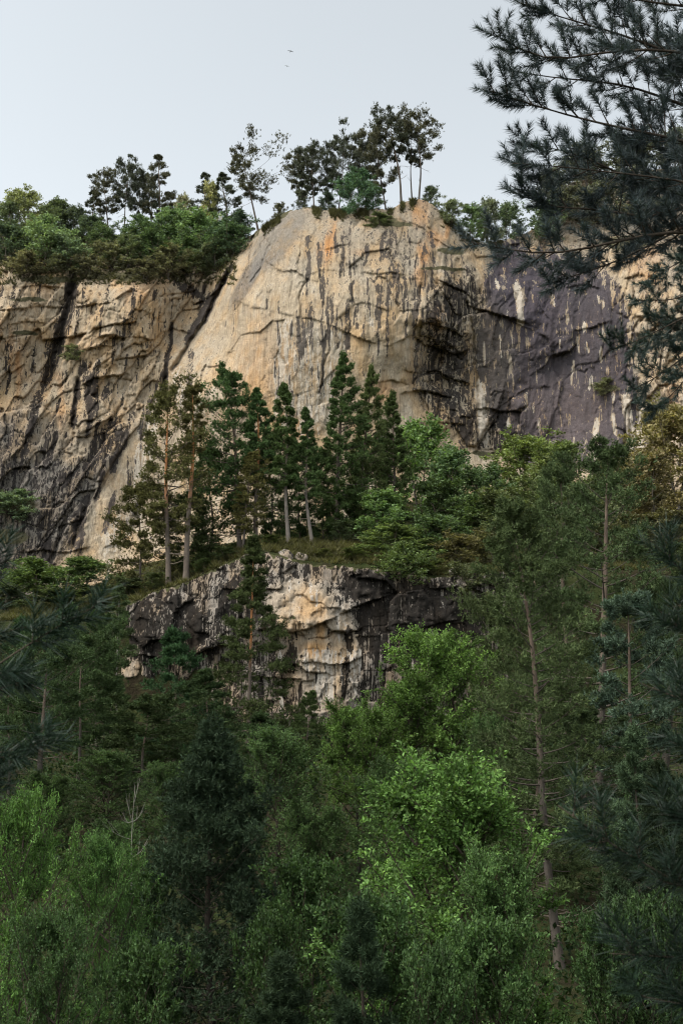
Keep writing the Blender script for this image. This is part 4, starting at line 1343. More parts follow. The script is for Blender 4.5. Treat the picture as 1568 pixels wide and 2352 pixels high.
# ---- pines on the ledge
led_kw = dict(tw=8, tufts=9, K=7, axis=0.28, ln=0.24, wd=0.092, sides=8)
G3 = 'pines on the rock ledge'
LEDGE_PINES = [
    # base u v, top u v, Y, R px, crown base, profile, limbs, tint, label, kwargs
    (388, 1338, 386, 905, 105.0, 84, .26, ROUND, 60, (0.115, 0.114, 0.043), 'broad olive-green pine at the left end of the ledge, orange trunk showing mid-height', dict(dead=9, gap=.25, trunk_r=.27, bark=M_BARK)),
    (428, 1333, 442, 893, 104.6, 34, .66, OPEN, 22, (0.125, 0.114, 0.044), 'tall bare-trunked pine with glowing orange bark and a sparse small crown', dict(dead=10, trunk_r=.30, gap=.3, tufts=6, bark=M_BARK)),
    (552, 1258, 526, 862, 110.0, 74, .22, ROUND, 66, (0.072, 0.120, 0.044), 'large dark green pine with a broad crown near the middle of the ledge', dict(dead=4)),
    (588, 1250, 588, 900, 108.6, 44, .42, SPIRE, 40, (0.077, 0.128, 0.049), 'pine with a reddish trunk right of the large dark ledge pine', dict(dead=6, trunk_r=.24, bark=M_BARK)),
    (557, 1262, 560, 1046, 107.4, 42, .25, OPEN, 30, (0.133, 0.125, 0.044), 'short olive pine with a thin orange stem in front of the large dark pine', dict(dead=3, trunk_r=.15, bark=M_BARK)),
    (663, 1255, 651, 885, 108.0, 38, .34, SPIRE, 50, (0.084, 0.125, 0.044), 'narrow pine with a pale grey trunk in the middle of the ledge', dict(dead=6, bark=M_BARK_GREY, trunk_r=.22)),
    (717, 1240, 706, 945, 108.5, 34, .40, SPIRE, 36, (0.076, 0.120, 0.044), 'small narrow pine with a whitish trunk', dict(dead=5, bark=M_BARK_GREY, trunk_r=.20)),
    (772, 1222, 788, 815, 114.0, 60, .08, SPIRE, 84, (0.072, 0.111, 0.040), 'tallest dense dark conifer on the ledge, pointed top', dict(dead=2, gap=.1)),
    (820, 1222, 842, 845, 118.0, 46, .16, SPIRE, 60, (0.094, 0.120, 0.044), 'dense pointed conifer just right of the tallest one', dict(dead=2, gap=.1)),
    (905, 1200, 905, 898, 121.0, 48, .10, SPIRE, 56, (0.084, 0.114, 0.043), 'pointed conifer at the right end of the ledge row above the leafy bushes', dict(dead=2, gap=.2)),
    (480, 1300, 482, 1050, 114.0, 84, .04, ROUND, 56, (0.055, 0.083, 0.030), 'shadowy low conifer between the orange trunk and the large dark pine', dict(dead=0, gap=.1)),  # shadowy conifers: shade is put into a darker needle tint
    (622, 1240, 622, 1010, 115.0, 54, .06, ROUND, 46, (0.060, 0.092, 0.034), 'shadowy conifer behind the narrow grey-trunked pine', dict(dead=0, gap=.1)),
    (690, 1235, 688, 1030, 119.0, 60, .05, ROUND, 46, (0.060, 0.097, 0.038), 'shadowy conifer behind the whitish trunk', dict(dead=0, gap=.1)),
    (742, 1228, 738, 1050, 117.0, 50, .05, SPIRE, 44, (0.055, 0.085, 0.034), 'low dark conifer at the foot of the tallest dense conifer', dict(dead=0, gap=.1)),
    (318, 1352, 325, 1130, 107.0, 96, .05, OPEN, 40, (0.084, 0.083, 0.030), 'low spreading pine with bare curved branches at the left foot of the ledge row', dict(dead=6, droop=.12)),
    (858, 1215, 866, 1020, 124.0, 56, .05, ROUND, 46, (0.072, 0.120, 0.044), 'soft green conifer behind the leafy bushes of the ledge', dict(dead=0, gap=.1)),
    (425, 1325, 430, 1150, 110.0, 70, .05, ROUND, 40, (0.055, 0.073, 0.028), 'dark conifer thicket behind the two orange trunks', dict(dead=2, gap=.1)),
]
led_src = {}
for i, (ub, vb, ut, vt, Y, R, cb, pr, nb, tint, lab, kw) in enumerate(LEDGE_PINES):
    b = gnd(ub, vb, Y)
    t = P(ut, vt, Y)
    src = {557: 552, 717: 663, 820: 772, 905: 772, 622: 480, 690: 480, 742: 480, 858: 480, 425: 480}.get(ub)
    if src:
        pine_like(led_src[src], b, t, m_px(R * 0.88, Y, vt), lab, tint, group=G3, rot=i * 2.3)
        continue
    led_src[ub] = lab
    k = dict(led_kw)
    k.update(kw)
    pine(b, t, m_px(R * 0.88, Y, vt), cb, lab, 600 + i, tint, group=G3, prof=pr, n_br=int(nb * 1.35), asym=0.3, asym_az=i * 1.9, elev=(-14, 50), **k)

# ---- leafy trees on the slope behind and beside the ledge
G4 = 'leafy trees on the slope under the cliff'
SLOPE = [
    # u, top v, width px, Y, mesh, tint (shade put in for the shaded trees), label
    (962, 985, 190, 136, 0, (0.158, 0.242, 0.093), 'tall fresh green tree against the dark wall, right of the ledge conifers'),
    (872, 1135, 150, 113, 2, (0.173, 0.254, 0.109), 'bright round tree above the grassy step of the ledge'),
    (905, 1215, 170, 108, 1, (0.178, 0.228, 0.109), 'leafy bush at the brink of the outcrop, hanging over its edge'),
    (812, 1120, 96, 120, 0, (0.104, 0.153, 0.078), 'dark leafy tree at the right foot of the ledge conifers'),
    (1000, 1190, 150, 111, 0, (0.104, 0.153, 0.074), 'shaded leafy tree right of the bright round tree'),
    (1035, 1045, 150, 130, 2, (0.127, 0.194, 0.090), 'mid-green tree below the shelf of the dark wall'),
    (1112, 1078, 140, 127, 1, (0.104, 0.153, 0.074), 'dark green tree in the middle of the leafy slope'),
    (1205, 1012, 165, 140, 0, (0.185, 0.230, 0.087), 'yellow-green tree under the centre of the purple wall'),
    (1290, 1028, 150, 138, 2, (0.173, 0.218, 0.090), 'olive-green tree right of the yellow-green one under the purple wall'),
    (1160, 1130, 150, 119, 1, (0.130, 0.156, 0.072), 'brownish green tree on the lower leafy slope'),
    (1535, 945, 190, 134, 0, (0.235, 0.203, 0.099), 'large olive tree at the right edge under the cliff'),
    (1490, 1050, 150, 127, 2, (0.199, 0.166, 0.086), 'olive-brown tree below the large olive one at the right edge'),
    (1420, 1060, 120, 130, 1, (0.172, 0.169, 0.088), 'mixed green tree at the foot of the streaked rock pillar'),
    (960, 1290, 130, 104.5, 1, (0.132, 0.156, 0.081), 'low shrub draped over the black part of the outcrop'),
    (925, 1262, 150, 101.2, 0, (0.144, 0.191, 0.086), 'yellowish shrub hanging over the rim of the black wall'),
    (1075, 1300, 110, 101.5, 1, (0.118, 0.133, 0.072), 'shrub hanging at the right end of the black wall'),
    (352, 1318, 60, 104.2, 1, (0.083, 0.101, 0.044), 'low bilberry bush at the left tip of the grassy rim'),
    (470, 1285, 56, 104.4, 2, (0.068, 0.094, 0.041), 'small bush on the rim right of the orange trunk'),
    (520, 1258, 60, 105.0, 1, (0.058, 0.077, 0.037), 'dark little bush on the rim below the large dark pine'),
    (620, 1232, 56, 106.0, 1, (0.080, 0.101, 0.044), 'little bush between the reddish and the grey trunk'),
    (745, 1262, 46, 105.0, 2, (0.110, 0.122, 0.047), 'yellowish tuft of bush on the grassy step'),
    (815, 1262, 66, 104.5, 1, (0.097, 0.122, 0.047), 'low bush at the right end of the grassy step'),
    (1055, 1232, 120, 108, 0, (0.173, 0.157, 0.083), 'olive shrub behind the pale boulder'),
    (1250, 1110, 150, 120, 0, (0.126, 0.158, 0.076), 'green tree behind the teal-tipped pine'),
    (1335, 1140, 150, 117, 2, (0.118, 0.135, 0.072), 'shaded tree between the two right-hand pines'),
    (1130, 1215, 130, 110, 2, (0.137, 0.139, 0.074), 'brown-green bush left of the teal-tipped pine'),
    (85, 1296, 190, 119, 0, (0.134, 0.186, 0.080), 'yellow-green tree at the foot of the left face'),
    (198, 1288, 150, 116, 2, (0.118, 0.170, 0.074), 'fresh green tree at the foot of the pale left buttress'),
    (140, 1360, 200, 108, 1, (0.090, 0.114, 0.064), 'dark bush below the yellow-green tree on the left'),
    (20, 1350, 140, 112, 2, (0.090, 0.111, 0.067), 'dark tree at the left edge under the cliff'),
    (232, 1370, 110, 104, 0, (0.127, 0.132, 0.086), 'grey-green bush left of the outcrop corner'),
    (1520, 1180, 150, 112, 1, (0.139, 0.129, 0.072), 'brown-green bush above the blurred right bough'),
    (1085, 1150, 130, 122, 0, (0.120, 0.170, 0.076), 'mid-green tree above the pale boulder'),
    (1380, 1100, 130, 124, 2, (0.118, 0.139, 0.070), 'green tree between the olive trees and the teal-tipped pine'),
    (1000, 1110, 140, 124, 1, (0.113, 0.163, 0.072), 'green tree in the hollow under the tall fresh green one'),
    (1250, 1060, 140, 130, 1, (0.155, 0.186, 0.078), 'light green tree low under the purple wall'),
    (300, 1330, 90, 106, 1, (0.083, 0.101, 0.059), 'dark bush beside the low spreading ledge pine'),
    (780, 1200, 70, 112, 1, (0.118, 0.150, 0.078), 'small bush at the back of the grassy step'),
    (1430, 1190, 130, 112, 0, (0.131, 0.132, 0.078), 'bush behind the crown of the tall teal pine'),
]
for i, (u, vt, w, Y, mi, tint, lab) in enumerate(SLOPE):
    b = gnd(u, vt, Y)
    t = P(u, vt, Y)
    if Y < 102:
        b = P(u, vt + 105, Y - 0.6)
    b[2] = min(b[2], t[2] - (0.9 if w < 70 else 1.5)) - 0.1
    broadleaf(FAR[mi], b, t, m_px(w, Y, vt) * 1.1, lab, tint, group=G4, rot=i * 2.1)

# ---- pines standing before the outcrop
G5 = 'pines in front of the outcrop'
mid_kw = dict(tw=8, tufts=11, K=10, axis=0.20, ln=0.14, wd=0.042, sides=8)
MID_PINES = [
    (570, 1690, 583, 1235, 84, 108, .06, FIRLIKE, 96, (0.059, 0.077, 0.029), 'dark layered pine in front of the outcrop, orange trunk between its branches', dict(dead=6, gap=.28, trunk_r=.17, droop=.14, bark=M_BARK, tw=9, flat=.3)),
    (402, 1745, 398, 1452, 76, 96, .05, YOUNG, 64, (0.041, 0.081, 0.035), 'full dark pine before the black corner of the outcrop', dict(dead=3)),
    (180, 1790, 192, 1490, 68, 104, .35, OPEN, 44, (0.052, 0.081, 0.032), 'pine with a crooked brown trunk on the left, before the outcrop', dict(dead=9, gap=.35)),
    (92, 1850, 108, 1500, 52, 100, .42, OPEN, 44, (0.055, 0.086, 0.035), 'pine with a straight bare brown trunk near the left edge', dict(dead=8, trunk_r=.17, gap=.35)),
    (256, 1745, 262, 1560, 72, 70, .30, ROUND, 40, (0.049, 0.075, 0.029), 'short pine between the crooked pine and the full dark pine', dict(dead=5)),
    (478, 1750, 470, 1545, 73, 96, .08, OPEN, 50, (0.045, 0.071, 0.029), 'wide low pine left of the layered orange-trunked one', dict(dead=4, droop=.1)),
    (330, 1790, 336, 1628, 64, 110, .05, OPEN, 50, (0.041, 0.060, 0.023), 'dark low pine in the middle of the left thicket', dict(dead=4, droop=.1)),
    (20, 1830, 30, 1560, 60, 96, .10, OPEN, 46, (0.045, 0.071, 0.026), 'dark pine cut by the left edge, beside the bare brown trunk', dict(dead=3)),
    (275, 1560, 274, 1345, 95, 42, .30, SPIRE, 36, (0.076, 0.105, 0.045), 'slim pale-stemmed tree at the left corner of the outcrop', dict(dead=2, bark=M_BIRCH, trunk_r=.10)),
    (700, 1740, 712, 1590, 82, 46, .05, OPEN, 34, (0.055, 0.081, 0.028), 'small pine at the foot of the streaked outcrop', dict(dead=2)),
    (1330, 1700, 1272, 1098, 52, 92, .22, ROUND, 60, (0.076, 0.107, 0.045), 'teal-tipped pine standing behind the tall leaning trunk', dict(dead=8)),
    (1352, 1740, 1395, 1042, 46, 132, .18, OPEN, 80, (0.073, 0.105, 0.045), 'wide pine with a tall bare trunk at the right, above the teal pine', dict(dead=10, gap=.3)),
    (1290, 2262, 1172, 1172, 32, 128, .16, ROUND, 110, (0.073, 0.100, 0.041), 'tall pine with a long leaning scaly trunk on the right', dict(dead=12, gap=.22, trunk_r=.135, ln=.11, wd=.028, axis=.17)),
    (1440, 1800, 1440, 1372, 40, 100, .05, ROUND, 60, (0.067, 0.100, 0.068), 'blue-green pine beside the blurred right bough', dict(dead=2)),
    (60, 1640, 62, 1425, 88, 74, .05, ROUND, 46, (0.047, 0.086, 0.032), 'dark pine above the blurred left bough', dict(dead=2)),
    (150, 1640, 152, 1400, 86, 80, .05, ROUND, 46, (0.055, 0.094, 0.034), 'green pine left of the slim pale-stemmed tree', dict(dead=2)),
    (225, 1640, 226, 1450, 84, 66, .05, OPEN, 40, (0.049, 0.079, 0.029), 'low pine under the slim pale-stemmed tree', dict(dead=3)),
    (1150, 1640, 1150, 1420, 66, 84, .05, OPEN, 46, (0.065, 0.086, 0.034), 'olive pine at the right end of the black wall', dict(dead=4)),
    (1245, 1680, 1245, 1300, 60, 96, .05, ROUND, 52, (0.065, 0.089, 0.038), 'olive pine seen through the leaning pine crown', dict(dead=4)),
    (1500, 1640, 1500, 1270, 58, 110, .05, OPEN, 52, (0.065, 0.086, 0.034), 'brown-green pine behind the blurred right bough', dict(dead=4)),
    (1570, 1700, 1566, 1400, 50, 100, .05, OPEN, 46, (0.052, 0.077, 0.032), 'dark pine cut by the right edge', dict(dead=3)),
    (590, 1800, 592, 1640, 60, 90, .05, OPEN, 44, (0.042, 0.068, 0.027), 'dark low pine above the top of the dark young pine', dict(dead=3)),
    (1190, 1960, 1190, 1660, 38, 100, .05, OPEN, 50, (0.046, 0.068, 0.027), 'shaded pine low behind the bright green tree', dict(dead=4)),  # shaded pines, this and the next, carry the shade in their tint
    (1400, 1990, 1400, 1640, 36, 110, .05, OPEN, 54, (0.046, 0.068, 0.029), 'shaded low pine right of the leaning trunk', dict(dead=4)),
]
mid_src = {}
MID_PINES.sort(key=lambda r: r[0] not in (570, 402, 180, 1290, 1352, 1440, 275))
for i, (ub, vb, ut, vt, Y, R, cb, pr, nb, tint, lab, kw) in enumerate(MID_PINES):
    b = gnd(ub, vb, Y)
    t = P(ut, vt, Y)
    src = {478: 402, 330: 180, 256: 402, 20: 180, 700: 402, 60: 402, 150: 402, 225: 180, 1150: 180, 1245: 402, 1500: 1352, 1570: 180, 590: 402, 1190: 1352, 1400: 1352, 1330: 1352}.get(ub)
    if src in mid_src:
        pine_like(mid_src[src], b, t, m_px(R, Y, vt), lab, tint, group=G5, rot=i * 2.3)
        continue
    mid_src[ub] = lab
    k = dict(mid_kw)
    if Y > 60:
        k.update(tufts=9, K=9, ln=.20, wd=.06, axis=.24, tw=9)
    k.update(kw)
    pine(b, t, m_px(R, Y, vt), cb, lab, 700 + i, tint, group=G5, prof=pr, n_br=nb, asym=0.12, asym_az=i * 1.1, elev=(-14, 50), **k)

# ---- broad-leaved trees of the middle distance
G6 = 'leafy trees below the outcrop'
MIDLEAF = [  # dim and shaded trees have shade put into their darker tints
    (1010, 1472, 350, 46, 0, (0.108, 0.182, 0.046), 'brightest green tree, rounded, before the black part of the outcrop'),
    (820, 1625, 290, 43, 1, (0.087, 0.148, 0.037), 'fresh green tree left of and below the brightest one'),
    (925, 1570, 320, 45, 1, (0.083, 0.142, 0.036), 'green tree tucked against the left side of the brightest one'),
    (640, 1690, 270, 40, 0, (0.063, 0.106, 0.038), 'small-leaved green tree right of the top of the dark young pine'),
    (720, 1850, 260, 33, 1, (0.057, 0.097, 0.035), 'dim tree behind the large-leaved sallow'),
    (1120, 1640, 170, 41, 1, (0.061, 0.104, 0.037), 'thin tree with dark stems right of the brightest one'),
    (250, 1735, 240, 50, 0, (0.052, 0.087, 0.031), 'dim leafy tree in the left thicket'),
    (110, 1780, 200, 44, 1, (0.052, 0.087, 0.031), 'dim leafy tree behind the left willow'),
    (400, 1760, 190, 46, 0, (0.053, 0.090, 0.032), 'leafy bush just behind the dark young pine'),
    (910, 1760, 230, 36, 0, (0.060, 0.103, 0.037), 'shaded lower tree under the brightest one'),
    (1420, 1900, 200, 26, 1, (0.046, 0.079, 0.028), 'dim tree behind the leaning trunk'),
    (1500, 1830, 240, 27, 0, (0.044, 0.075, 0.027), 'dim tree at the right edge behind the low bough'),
    (260, 1900, 170, 34, 0, (0.059, 0.101, 0.036), 'grey-green bush around the bare white birch'),
]
for i, (u, vt, w, Y, mi, tint, lab) in enumerate(MIDLEAF):
    b = gnd(u, vt, Y)
    t = P(u, vt, Y)
    b[2] = min(b[2], t[2] - 2.0) - 0.1
    broadleaf(MID[mi], b, t, m_px(w, Y, vt) * 1.05, lab, tint, group=G6, rot=i * 2.3)

# ---- nearest trees at the bottom of the picture
G7 = 'young trees close to the viewer'
NEARLEAF = [
    (1030, 1745, 560, 19.0, SALLOW, (0.105, 0.188, 0.051), 'large-leaved sallow with dark stems, front of the lower right'),
    (58, 1850, 300, 17.0, WILLOW, (0.097, 0.181, 0.049), 'narrow-leaved willow at the lower left edge'),
    (232, 1945, 230, 19.0, WILLOW, (0.086, 0.163, 0.049), 'second willow, beside the dark young pine'),
    (700, 1985, 260, 22.0, SCRUB, (0.050, 0.090, 0.032), 'dull green bush left of the sallow'),
    (1130, 1960, 320, 17.5, SALLOW, (0.076, 0.135, 0.045), 'lower sallow bush in front of the leaning trunk foot'),
    (860, 2080, 300, 15.0, SCRUB, (0.061, 0.109, 0.039), 'leafy scrub at the foot of the sallow'),
    (1110, 2140, 280, 14.0, SCRUB, (0.067, 0.120, 0.041), 'green scrub at the bottom, right of centre'),
    (1400, 2110, 230, 15.5, SCRUB, (0.050, 0.090, 0.032), 'leafy scrub right of the foot of the leaning trunk'),
    (330, 2010, 160, 24.0, SCRUB, (0.070, 0.125, 0.045), 'light green bush between the willow and the dark young pine'),
    (120, 2120, 300, 13.5, WILLOW, (0.055, 0.099, 0.036), 'shaded low willow in the bottom left corner'),  # shade of the corner is put into the leaf tint
    (340, 2190, 260, 13.5, SCRUB, (0.053, 0.094, 0.034), 'scrub at the bottom left of the dark young pine'),
    (1500, 2080, 240, 15.0, SCRUB, (0.039, 0.070, 0.025), 'dark scrub at the bottom right edge'),
    (620, 2120, 220, 15.0, SCRUB, (0.041, 0.073, 0.026), 'dull scrub at the bottom right of the dark young pine'),
    (1000, 2200, 220, 12.5, SCRUB, (0.047, 0.084, 0.030), 'dark green scrub at the bottom centre'),
]
for i, (u, vt, w, Y, me, tint, lab) in enumerate(NEARLEAF):
    b = gnd(u, vt, Y)
    t = P(u, vt, Y)
    b[2] = min(b[2], t[2] - 1.2) - 0.1
    small = vt > 1990
    broadleaf(me, b, t, m_px(w, Y, vt) * 1.05, lab, tint, name='scrub_bush' if small else 'broadleaf_tree', cat='bush' if small else 'tree', group=G7, rot=i * 2.9)

near_kw = dict(tw=8, tufts=11, K=11, axis=0.13, ln=0.085, wd=0.022, sides=8, dead=3, bark=M_BARK_DARK)
NEARPINES = [
    (492, 2420, 486, 1672, 24.0, 215, .02, FIRLIKE, 130, (0.028, 0.045, 0.025), 'dark blue-green young pine filling the lower left centre', dict(gap=.12, flat=.7, tufts=12, K=10, wd=.024, ln=.10)),
    (820, 2380, 824, 2088, 13.0, 110, .02, YOUNG, 44, (0.030, 0.050, 0.026), 'little blue-green pine sapling at the bottom centre', dict(K=18, tufts=8, axis=.11, ln=.065, wd=.010, dead=0)),
    (648, 2390, 648, 2205, 12.5, 120, .02, YOUNG, 40, (0.030, 0.048, 0.025), 'smaller pine sapling left of the bottom centre', dict(K=18, tufts=8, axis=.11, ln=.065, wd=.010, dead=0)),
    (1465, 2250, 1455, 1678, 25.0, 110, .03, YOUNG, 76, (0.057, 0.088, 0.046), 'young pine with pale blue-green shoots at the right', dict()),
    (1540, 2250, 1545, 1760, 20.0, 130, .03, YOUNG, 70, (0.028, 0.040, 0.020), 'dark young pine at the right edge behind the low bough', dict()),
]
for i, (ub, vb, ut, vt, Y, R, cb, pr, nb, tint, lab, kw) in enumerate(NEARPINES):
    b = gnd(ub, vb, Y)
    t = P(ut, vt, Y)
    if ub in (648, 1540):
        pine_like(NEARPINES[{648: 1, 1540: 3}[ub]][10], b, t, m_px(R, Y, vt), lab, tint, name='young_pine', group=G7, rot=i * 2.3)
        continue
    k = dict(near_kw)
    k.update(kw)
    pine(b, t, m_px(R, Y, vt), cb, lab, 800 + i, tint, name='young_pine', group=G7, prof=pr, n_br=nb, elev=(5, 62), mat=M_NEEDLE, **k)

# ---- bare white birch
bb = gnd(306, 1990, 30.0)
bt = P(311, 1805, 30.0)
root = empty('bare_birch', bb, 'leafless white birch sapling left of the dark young pine', 'birch')
rng = np.random.default_rng(9)
pth = trunk_path(rng, np.array([0, 0, -.1]), bt - bb, 12, 0.015)
Vb, Fb = tubes(pth[None], np.linspace(.018, .005, 12)[None], 7)
mesh_obj('trunk', Vb, Fb, M_BIRCH, root, smooth=True, floats={'along': np.clip(Vb[:, 2] / 5, 0, 1)})
for (u0, v0, u1, v1) in [(311, 1905, 278, 1880), (310, 1945, 236, 1893), (312, 1870, 292, 1835), (312, 1850, 318, 1800), (310, 1955, 340, 1935), (311, 1890, 330, 1860)]:
    a, b = P(u0, v0, 30.0) - bb, P(u1, v1, 30.0 + (u1 - u0) * 0.01) - bb
    k = int(np.argmin(np.abs(pth[:, 2] - a[2])))
    a = pth[k]
    q = np.linspace(0, 1, 6)[:, None]
    br = a + (b - a) * q + np.array([0, 0, -0.06]) * np.sin(q * math.pi)
    f = br[3] + (br[5] - br[3]) * q * 0.9 + np.array([0.05, 0, 0.18]) * q
    g1 = br[2] + (br[5] - br[2]) * q * 0.5 + np.array([-0.10, 0.1, 0.22]) * q
    g2 = br[4] + (br[5] - br[4]) * q * 1.6 + np.array([0.0, -0.1, 0.12]) * q
    Vb, Fb = tubes(np.stack([br, f, g1, g2]), np.array([np.linspace(.010, .003, 6), np.linspace(.006, .002, 6), np.linspace(.005, .002, 6), np.linspace(.004, .002, 6)]), 5)
    mesh_obj('branch', Vb, Fb, M_BIRCH, root, smooth=True, floats={'along': np.full(len(Vb), .5)})

# ---- boulders
def boulder(u, v, Y, r, label, seed):
    import bmesh
    bm = bmesh.new()
    bmesh.ops.create_icosphere(bm, subdivisions=4, radius=1.0)
    co = np.array([w.co[:] for w in bm.verts])
    fcs = np.array([[w.index for w in f.verts] for f in bm.faces])
    bm.free()
    a = fbm(co[:, 0] * 1.3 + seed, co[:, 1] * 1.3 + co[:, 2] * 1.7, seed, 4)
    nrm = np.random.default_rng(seed).normal(size=(9, 3))
    nrm = unit(nrm)
    d = co @ nrm.T
    cut = np.min(np.where(d > 0.25, 0.72 / np.maximum(d, 0.25), 9), axis=1)
    co = co * np.minimum(1.0, cut)[:, None] * (1 + 0.22 * a)[:, None] * r * np.array([1, .8, .85])
    c = P(u, v, Y)
    o = mesh_obj('boulder', co, fcs, M_ROCK_LOW, colors={'rock_colour': np.broadcast_to(np.array([.27, .235, .20]), co.shape), 'stain_colour': np.broadcast_to(np.array([.03, .027, .025]), co.shape), 'stain': np.stack([np.full(len(co), .40), np.full(len(co), .45), np.full(len(co), .1)], 1)})
    g = float(ground_z(c[0], c[1]))
    o.location = (float(c[0]), float(c[1]), float(min(c[2], g + r * 0.5)))
    tag(o, label, 'boulder', 'boulders on the brink of the outcrop')


boulder(1050, 1325, 103.6, 1.1, 'pale grey boulder on the brink of the outcrop, right of the hanging bush', 3)
boulder(652, 1283, 103.4, 1.0, 'white-flecked boulder at the highest point of the outcrop', 5)
boulder(690, 1283, 103.6, 0.8, 'low boulder beside the grassy step of the ledge', 8)
boulder(1085, 1330, 103.5, 0.9, 'brown boulder next to the pale grey one above the black wall', 11)

# ---- uncountable ground cover
rng = np.random.default_rng(77)
n = 5600
yy = 9 + 92 * rng.random(n) ** 1.3
xx = (rng.random(n) * 2 - 1) * (yy * 0.36 + 4)
hz = np.stack([xx, yy, ground_z(xx, yy)], -1)
hgt = rng.uniform(0.3, 1.5, n)[:, None]
per = 10
i = np.repeat(np.arange(n), per)
sz = 0.07 + yy[i] * 0.003
pp = hz[i] + rng.normal(size=(len(i), 3)) * np.array([.55, .55, 0]) + np.array([0, 0, 1.0]) * hgt[i] * rng.random((len(i), 1))
Vu, Fu = leaves(rng, pp, unit(rng.normal(size=(len(i), 3)) + np.array([0, 0, .4])), sz[:, None], 0.6, 0.4)
o = mesh_obj('undergrowth', Vu, Fu, M_COVER)
o.color = (0.026, 0.044, 0.018, 1)
tag(o, 'dark leafy undergrowth covering the floor of the wood', 'undergrowth', kind='stuff')

n = 11000
yy = np.concatenate([103.2 + 7 * rng.random(n // 2) ** 1.4, 105 + 42 * rng.random(n - n // 2)])
xx = (rng.random(n) * 2 - 1) * 42
bp = np.stack([xx, yy, ground_z(xx, yy) - 0.05], -1)
Vg, Fg = needles(rng, bp, np.array([[0, -.1, 1.0]]).repeat(n, 0), 5, 0.02, 0.42, 0.10, spread=0.55)
tb = rng.random(900)
tx = np.stack([(rng.random(900) * 2 - 1) * 40, 103.2 + 8 * rng.random(900), 0 * tb], -1)
tx[:, 2] = ground_z(tx[:, 0], tx[:, 1]) - 0.05
V2, F2 = needles(rng, np.repeat(tx, 6, 0) + rng.normal(size=(5400, 3)) * np.array([.15, .15, 0]), np.array([[0, -.1, 1.0]]).repeat(5400, 0), 6, 0.05, 0.8, 0.08, spread=0.7)
Vg, Fg = join([(Vg, Fg), (V2, F2)])
o = mesh_obj('grass', Vg, Fg, M_GRASS)
o.color = (0.095, 0.090, 0.036, 1)
tag(o, 'yellowish green grass on the step of the ledge and the slope behind', 'grass', kind='stuff')

# turf and heather along the rim and on the terrace
n = 7000
ru = rng.uniform(-150, 1180, n)
ru = ru[(ru < 545) | (fbm(ru * 0.02, ru * 0, 55, 3) > 0.02)]
n = len(ru)
rp = []
for k in range(n):
    if ru[k] < 545:
        vv = rng.uniform(np.interp(ru[k], cu, tv) + 2, 655)
    else:
        vv = np.interp(ru[k], cu, tv) + abs(rng.normal()) * 9
    rp.append(on_cliff(ru[k], vv))
rp = np.array(rp)
Vg, Fg = needles(rng, rp, np.array([[0, -.4, 1.0]]).repeat(n, 0) + rng.normal(size=(n, 3)) * .3, 6, 0.1, 0.65, 0.13, spread=0.8)
o = mesh_obj('heath_turf', Vg, Fg, M_GRASS)
o.color = (0.085, 0.080, 0.042, 1)
tag(o, 'brownish heath and turf along the rim of the tall cliff', 'turf', kind='stuff')

